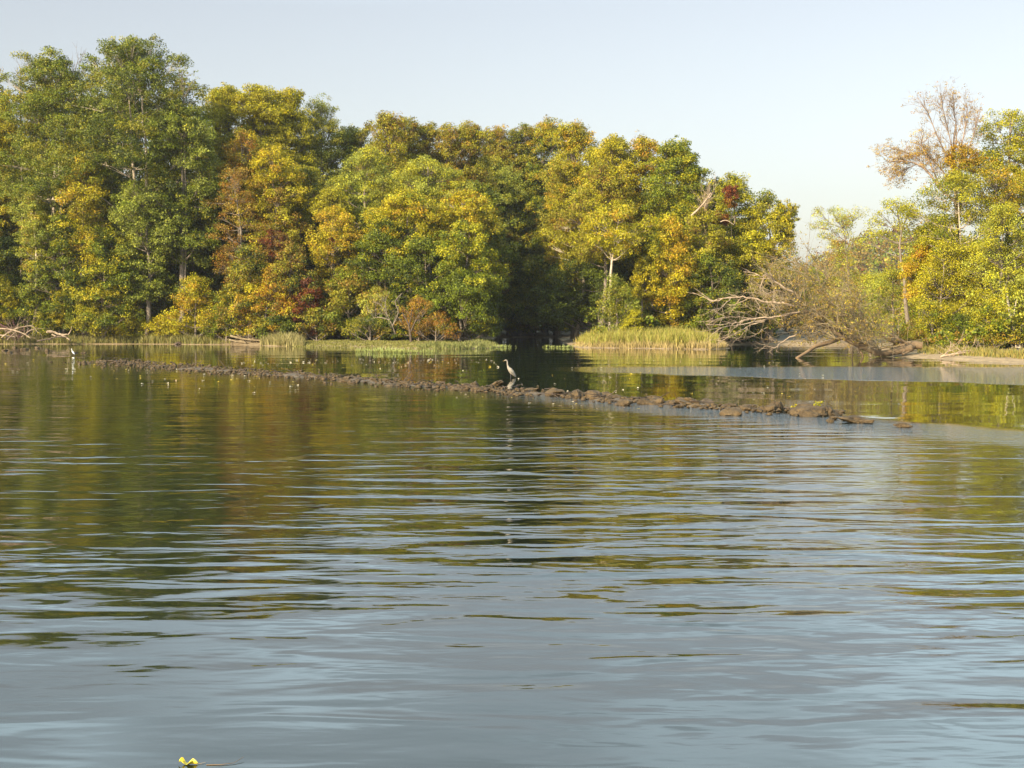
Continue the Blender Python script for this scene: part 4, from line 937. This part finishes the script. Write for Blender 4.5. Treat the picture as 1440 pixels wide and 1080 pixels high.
def rubble():
    rng = np.random.default_rng(71); n = 1500
    base = np.array([[1, 0, 0], [-1, 0, 0], [0, 1, 0], [0, -1, 0], [0, 0, 1], [0, 0, -1]], float)
    tri = np.array([[0, 2, 4], [2, 1, 4], [1, 3, 4], [3, 0, 4], [2, 0, 5], [1, 2, 5], [3, 1, 5], [0, 3, 5]])
    u = 0.05 + 0.95 * rng.random(n) ** 1.1; v = rng.normal(size=n) * np.interp(u, [0, .4, .7, 1], [1.5, 1.3, .8, .6]) + np.interp(u, [0, .3, .5, 1], [-.4, -.8, -.3, -.1])
    c = WA + WD * (u[:, None] * WL) + WN * v[:, None]; s = rng.uniform(.04, .15, n)
    P = base[None] * s[:, None, None] * rng.uniform(.55, 1.3, (n, 6, 1)) * np.array([1.2, 1, .7]) + rng.normal(size=(n, 6, 3)) * s[:, None, None] * .18
    a = rng.uniform(0, 6.28, n); ca, sa = np.cos(a)[:, None], np.sin(a)[:, None]
    x, y = P[..., 0] * ca - P[..., 1] * sa, P[..., 0] * sa + P[..., 1] * ca
    V = np.stack([x + c[:, :1], y + c[:, 1:], P[..., 2] * .8 + .0 + s[:, None] * .1 + .04 * np.exp(-(v[:, None] / 1.2) ** 2)], -1)
    Fc = (tri[None] + 6 * np.arange(n)[:, None, None]).reshape(-1, 3)
    tag(mesh("rock_rubble", V, Fc, M_ROCK), "small stones and rubble lying between the bigger rocks of the weir", "rubble", kind="stuff")
    T = Tubes()
    for k in range(170):
        u = rng.random(); x, y = weir_pt(u, rng.normal() * .9 - .2); d = unit(np.array([rng.normal(), rng.normal(), rng.normal() * .3])); l = rng.uniform(.25, .9)
        p = np.array([x, y, .08 + rng.random() * .12]); T.add(bez(p, p + d * l * .5 + rng.normal(size=3) * .06, p + d * l, 5), np.linspace(.022, .008, 5), 4)
    tag(T.build("twig_litter", M_LOG), "dark twigs and bark litter caught on the weir", "litter", kind="stuff")
rubble()
def rock_mesh(seed, k):
    import bmesh
    bm = bmesh.new(); bmesh.ops.create_icosphere(bm, subdivisions=3, radius=0.5)
    off = Vector((seed * 3.1, seed * 1.7, seed * 0.9))
    planes = [Vector(p).normalized() for p in np.random.default_rng(seed).normal(size=(9, 3))]
    for v in bm.verts:
        c = v.co.copy()
        for pn in planes:
            dd = c.dot(pn) - 0.36
            if dd > 0: c -= pn * dd * 0.85
        c *= 1 + 0.34 * mnoise.noise(c * 2.2 + off) + 0.16 * mnoise.noise(c * 6 + off)
        v.co = Vector((c.x * k[0], c.y * k[1], c.z * k[2]))
    me = bpy.data.meshes.new("rock"); bm.to_mesh(me); bm.free(); me.materials.append(M_ROCK)
    return me
RM = [rock_mesh(i + 1, k) for i, k in enumerate([(1.2, .9, .6), (1, 1, .75), (1.5, .9, .5), (1.1, .8, .85), (1.3, 1.1, .55), (.9, .8, .9), (1.7, 1, .45), (1.0, .9, .65)])]
rk = np.random.default_rng(12)
def put_rock(i, x, y, z, s, label, group="rocks of the low weir"):
    o = bpy.data.objects.new("rock", RM[i % len(RM)])
    o.location = (x, y, z); o.scale = (s * rk.uniform(.8, 1.25), s * rk.uniform(.8, 1.2), s * rk.uniform(.75, 1.1))
    o.rotation_euler = (rk.normal() * .2, rk.normal() * .2, rk.uniform(0, 6.28)); link(o)
    return tag(o, label, "rock", group)
zones = [("muddy stone at the left end of the weir", 0, .25), ("muddy stone in the left half of the weir", .25, .5), ("brown rock of the weir near the heron", .5, .68), ("brown rock in the right part of the weir", .68, .9), ("brown rock at the right end of the weir", .9, 1.01)]
for k in range(265):
    u = rk.random() ** 0.62; u = float(np.clip(0.05 + 0.95 * u + 0.012 * math.sin(u * 95) + .006 * math.sin(u * 230), 0, 1)); v = rk.normal() * np.interp(u, [0, .4, .7, 1], [1.1, .95, .62, .5]) + np.interp(u, [0, .3, .5, 1], [-.3, -.5, -.2, 0])
    if u > .62 and rk.random() < .3: continue
    x, y = weir_pt(u, v); s = np.interp(u, [0, .4, .7, 1], [.22, .30, .50, .62]) * (0.45 + 1.05 * rk.random() ** 1.5)
    lab = [z for z in zones if z[1] <= u < z[2] or z[2] > 1][0][0]
    rel = v - np.interp(u, [0, .3, .5, 1], [-.3, -.5, -.2, 0])
    szw = "small" if s < .34 else ("large" if s > .5 else "middling")
    shp = ["roundish", "chunky", "long flat", "blocky", "low wide", "upright", "long low", "rounded"][k % 8]
    sde = "on its far edge" if rel > .4 else ("on its near edge" if rel < -.4 else "on its crest")
    put_rock(k, x, y, s * 0.06 - abs(v) * .05 - .05 * (1 - u), s, f"{szw} {shp} {lab}, {sde}")
for px_, py_, s, lab in ((1137, 584, .95, "largest flat brown rock ending the weir at the right"), (1028, 583, .75, "rounded brown rock standing a little in front of the weir"), (1206, 594, .7, "flat rock alone in the water right of the weir"), (1190, 591, .4, "small dark stone beside the lone flat rock"), (1172, 590, .28, "small stone between the weir end and the lone flat rock"),
                         (1168, 594, .22, "tiny wet stone just below the gap at the weir end"), (1270, 601, .3, "little dark stone farthest right of the weir"), (1218, 595, .35, "low stone touching the right side of the lone flat rock"), (876, 570, .6, "squarish brown rock right of the heron"), (700, 541, .5, "brown rock just in front of the heron"), (780, 556, .75, "wide rounded rock between the heron and the weir middle")):
    p = onwater(px_, py_); put_rock(int(px_), p[0], p[1], 0.05, s, lab, None)
# a few stones and litter off the left bank
for k, (px_, py_) in enumerate(((20, 489), (35, 492), (8, 493), (52, 490), (-20, 491), (66, 494), (106, 497), (118, 497), (15, 496))):
    p = onwater(px_, py_); put_rock(k, p[0], p[1], 0.0, .6, "low muddy stone in the shallows at the left edge", "stones in the shallows at the left")

# ------------------------------------------------------------------ floating leaves
def flat_mat(name, c, rough=0.5):
    return noisy_material(name, [tuple(0.8 * v for v in c), c], 20, rough)
LM = [flat_mat("pale_floating_leaf", (.62, .55, .38)), flat_mat("yellow_floating_leaf", (.70, .52, .05)), flat_mat("tan_floating_leaf", (.42, .30, .16))]
def leaf_mesh(k, mat):
    n = 10; th = np.linspace(0, 2 * math.pi, n, endpoint=False); r = np.random.default_rng(k)
    rad = 0.5 * (0.75 + 0.25 * np.cos(th)) * (1 + 0.15 * r.normal(size=n)); V = [[0, 0, .02]]
    for a, q in zip(th, rad): V.append([q * math.cos(a), q * math.sin(a) * .8, .05 + .22 * r.random() * abs(math.sin(a + k))])
    me = bpy.data.meshes.new("floating_leaf")
    me.from_pydata(V, [], [(0, i + 1, (i + 1) % n + 1) for i in range(n)]); me.materials.append(mat); return me
FM = [leaf_mesh(k, LM[k % 3 if k < 6 else 0]) for k in range(8)]
fl = np.random.default_rng(91); cnt = 0
def float_leaf(px_, py_, s, lab, grp="leaves floating on the river"):
    p = onwater(px_, py_); kk = fl.integers(8); o = bpy.data.objects.new("floating_leaf", FM[kk])
    cw = ["pale", "yellow", "tan"][kk % 3 if kk < 6 else 0]
    nb = "rusty bush" if 560 < px_ < 660 else "orange bush" if px_ >= 530 and px_ < 560 else "dark red bush" if 420 < px_ < 530 else "driftwood pile" if 330 < px_ <= 420 else "left bank" if px_ <= 330 else "cove" if px_ < 790 else "reed bed" if px_ < 1000 else "fallen tree"
    lab = f"{'larger' if s > .17 else 'tiny'} {cw} {lab}, towards the {nb}"
    o.location = (p[0], p[1], 0.012); o.rotation_euler = (0, 0, fl.uniform(0, 6.28)); o.scale = (s, s, s); link(o)
    tag(o, lab, "leaf", grp)
def wl(px_): return np.interp(px_, [0, 150, 400, 640, 900, 1140], [497, 508, 525, 545, 568, 582])
for k in range(120):
    px_ = fl.uniform(330, 700); py_ = 505 + abs(fl.normal()) * 7
    if py_ < wl(px_) - 4: float_leaf(px_, py_, fl.uniform(.13, .24), "leaf between lawn and weir")
for k in range(60):
    px_ = fl.uniform(720, 1180); py_ = fl.uniform(505, 565)
    if py_ < wl(px_) - 4: float_leaf(px_, py_, fl.uniform(.10, .2), "leaf on the calm water right of the heron")
for k in range(55):
    px_ = fl.uniform(0, 420); py_ = wl(px_) + 5 + abs(fl.normal()) * 12
    float_leaf(px_, py_, fl.uniform(.12, .22), "leaf floating below the left half of the weir")
for k in range(22):
    px_ = fl.uniform(560, 900); float_leaf(px_, wl(px_) + 6 + abs(fl.normal()) * 6, fl.uniform(.08, .15), "leaf caught just below the middle of the weir")
# emergent plants off the lawn
def sprout_meshes():
    out = []
    for k in range(4):
        r = np.random.default_rng(200 + k); T = Tubes()
        for j in range(16):
            a = r.uniform(0, 6.28); l = r.uniform(.12, .3); c = r.normal(size=2) * .22
            p = np.array([c[0], c[1], -.02]); q = p + np.array([math.cos(a) * l * .6, math.sin(a) * l * .6, l])
            T.add(bez(p, (p + q) / 2 + [0, 0, .05], q, 4), [.02, .05, .05, .01], 4, squash=.25)
        me = mesh("water_plant", np.concatenate(T.V), np.concatenate(T.F), M_SPROUT); d = me.data; bpy.data.objects.remove(me); out.append(d)
    return out
M_SPROUT = flat_mat("fresh_green_water_plant", (.26, .30, .08))
SM = sprout_meshes()
spots = [(508, 495), (514, 494), (523, 496), (531, 496), (541, 495), (548, 496), (554, 495), (563, 496), (571, 496), (582, 496), (601, 496), (655, 488), (662, 488), (666, 488), (672, 488), (681, 488), (688, 488.5), (694, 488), (700, 488.5), (706, 488.5), (712, 488.5), (790, 489), (798, 489), (770, 488.5), (780, 488.5)]
for k, (px_, py_) in enumerate(spots):
    p = onwater(px_, py_); o = bpy.data.objects.new("water_plant", SM[k % 4]); o.location = (p[0], p[1], 0); s = fl.uniform(1.0, 1.7); o.scale = (s, s, s * (1.3 if k < 11 else .9)); link(o)
    tag(o, ("%s water plant off the lawn, in line with the %s" % (('upright', 'bushy', 'leaning')[k % 3], ('large dull olive bush', 'pale thin bush', 'grey snag', 'orange bush', 'rusty low bush')[min(4, k * 5 // 11)])) if k < 11 else ("pale water plant in the row at the tip of the lawn" if k < 21 else "pale water plant off the left end of the reed bank"), "plant", "water plants near the far bank")

# yellow leaved plants growing on the end of the weir
def weed(px_, py_, hgt, nst, label, pal):
    r = np.random.default_rng(int(px_)); b = onwater(px_, py_); root = empty("weed", b, label, "plant")
    T = Tubes(); c = []
    for j in range(nst):
        q = b + np.array([r.normal() * .12, r.normal() * .1, hgt * r.uniform(.6, 1.0)]); s_ = bez(b, (b + q) / 2 + r.normal(size=3) * .06, q, 7); T.add(s_, np.linspace(.012, .005, 7), 4)
        c += list(s_[2:])
    T.build("stem", M_SPROUT, root, origin=b); c = np.array(c)
    V, Fc, col = leaves(r, c, np.full(len(c), .06), unit(r.normal(size=c.shape)), .075, 5, pal, (2, 1), np.arange(len(c)) // 3)
    mesh("foliage", V, Fc, M_LEAF, root, col=col, origin=b)
weed(1149, 582, .42, 4, "thin yellow green weed standing at the right end of the weir", ['yg', 'ye'])
weed(1121, 577, .18, 7, "small bright yellow plant on the last rocks of the weir", ['ye', 'yg'])

# ------------------------------------------------------------------ birds
M_HERON = noisy_material("grey_buff_plumage", [(.15, .13, .10), (.26, .23, .18)], 9, .8, stretch=(1, 1, .5))
M_HWING = noisy_material("grey_wing_feathers", [(.09, .085, .075), (.16, .145, .12)], 14, .8, stretch=(1, 1, .4))
M_WHITE = noisy_material("white_plumage", [(.72, .72, .70), (.85, .85, .83)], 9, .7)
M_BLACK = noisy_material("dark_bill_and_legs", [(.02, .02, .02), (.05, .045, .04)], 9, .5)
M_BILL = noisy_material("yellow_bill", [(.2, .13, .03), (.3, .2, .05)], 9, .4)
def wader(p, H, label, mat, wing, face, name):
    """a standing heron, H metres above the water, looking towards -X (face=-1)"""
    root = empty(name, p, label, "bird"); 
    def Q(pts): return np.array([[x * face * -1 * H, y * H, z * H] for x, y, z in pts])
    T = Tubes()
    P_ = smooth_path(Q([(.33, 0, .18), (.25, 0, .27), (.14, 0, .40), (.05, 0, .52), (-.02, 0, .60), (-.06, 0, .70), (-.085, 0, .80), (-.085, 0, .90), (-.12, 0, .965), (-.17, 0, .972), (-.215, 0, .952)]), 5)
    rr = np.interp(np.linspace(0, 1, len(P_)), np.linspace(0, 1, 11), [.014, .075, .14, .135, .09, .05, .036, .034, .04, .043, .016]) * H
    T.add(P_, rr, 12, squash=.78); body = T.build("body", mat, root)
    W_ = Tubes()
    for s in (-1, 1):
        q = smooth_path(Q([(.03, s * .075, .50), (.10, s * .095, .42), (.20, s * .07, .30), (.34, s * .02, .17)]), 5)
        W_ = Tubes(); W_.add(q, np.interp(np.linspace(0, 1, len(q)), [0, .3, .7, 1], [.03, .075, .055, .01]) * H, 8, squash=.45); W_.build("wing", wing, root)
        L_ = Tubes(); lp = Q([(.09 + .02 * s, s * .035, .36), (.10 + .03 * s, s * .035, .2), (.085 + .035 * s, s * .035, .02), (.09 + .035 * s, s * .035, -.25)]); L_.add(smooth_path(lp, 3), np.linspace(.022, .010, 10) * H, 6); L_.build("leg", M_BLACK, root)
        e = Tubes(); c = Q([(-.178, s * .026, .975), (-.186, s * .031, .975)]); e.add(c, [.008 * H, .006 * H], 6); e.build("eye", M_BLACK, root)
    B_ = Tubes(); B_.add(Q([(-.205, 0, .955), (-.25, 0, .945), (-.31, 0, .925)]), np.array([.015, .010, .002]) * H, 6); B_.build("bill", M_BILL if wing is not M_WHITE else M_BILL, root)
    if wing is M_HWING:
        C_ = Tubes(); C_.add(Q([(-.20, 0, .985), (-.15, 0, 1.0), (-.09, 0, .975), (-.04, 0, .95)]), np.array([.012, .016, .010, .003]) * H, 6); C_.build("crest", M_BLACK, root)
    return root
hp = onwater(716, 531); hp[2] = -0.17; wader(hp, 1.10, "grey heron standing in the calm water behind the rocks with its neck raised", M_HERON, M_HWING, -1, "heron")
ep = onwater(102, 500); e_ = wader(ep, .55, "small white egret standing in the shallows at the left", M_WHITE, M_WHITE, -1, "egret")

# ------------------------------------------------------------------ the curled yellow leaf and twig in the foreground
def near_leaf():
    p = onwater(264, 1075); n, m = 15, 9; V = []
    for i in range(n):
        t = i / (n - 1); x = (t - .5) * .13; w = .030 * math.sin(math.pi * min(max(t, .06), .96)) ** .6 * (1 + .25 * math.sin(t * 14))
        for j in range(m):
            s = (j / (m - 1) - .5) * 2
            V.append([x + .01 * s * s, s * w, .004 + .030 * abs(s) ** 2 * (0.5 + .5 * math.cos(t * 9)) + .020 * math.exp(-((t - .12) / .12) ** 2)])
    Fq = [[i * m + j, (i + 1) * m + j, (i + 1) * m + j + 1, i * m + j + 1] for i in range(n - 1) for j in range(m - 1)]
    root = empty("curled_leaf", p, "curled bright yellow leaf floating in the foreground at the bottom left", "leaf")
    mesh("blade", V, Fq, flat_mat("bright_yellow_leaf", (.60, .47, .04)), root, smooth=True)
    T = Tubes(); T.add(np.array([[.06, 0, .006], [.09, .01, .004], [.12, .03, .006]]), [.0018, .0014, .001], 5); T.build("stalk", LM[2], root)
near_leaf()
p = onwater(310, 1076); T = Tubes(); T.add(np.array([[-.1, 0, .002], [.0, .0, .004], [.09, .03, .006], [.14, .12, .02]]), [.003, .003, .002, .0012], 5)
tg = T.build("twig", M_TWIG); tg.location = p; tag(tg, "thin pale twig floating beside the yellow leaf", "twig")

# ------------------------------------------------------------------ haze
def haze():
    m, t, out = new_mat("thin_air_haze")
    v = t.nodes.new("ShaderNodeVolumePrincipled"); v.inputs["Density"].default_value = 0.0001
    v.inputs["Color"].default_value = (.86, .90, .95, 1); v.inputs["Anisotropy"].default_value = 0.2
    t.links.new(v.outputs[0], out.inputs["Volume"])
    x0, x1, y0, y1, z0, z1 = -4300, 4300, -4300, 4300, -4.0, 90.0
    V = [[x0, y0, z0], [x1, y0, z0], [x1, y1, z0], [x0, y1, z0], [x0, y0, z1], [x1, y0, z1], [x1, y1, z1], [x0, y1, z1]]
    tag(mesh("haze", V, [[0, 3, 2, 1], [4, 5, 6, 7], [0, 1, 5, 4], [1, 2, 6, 5], [2, 3, 7, 6], [3, 0, 4, 7]], m), kind="stuff")
haze()
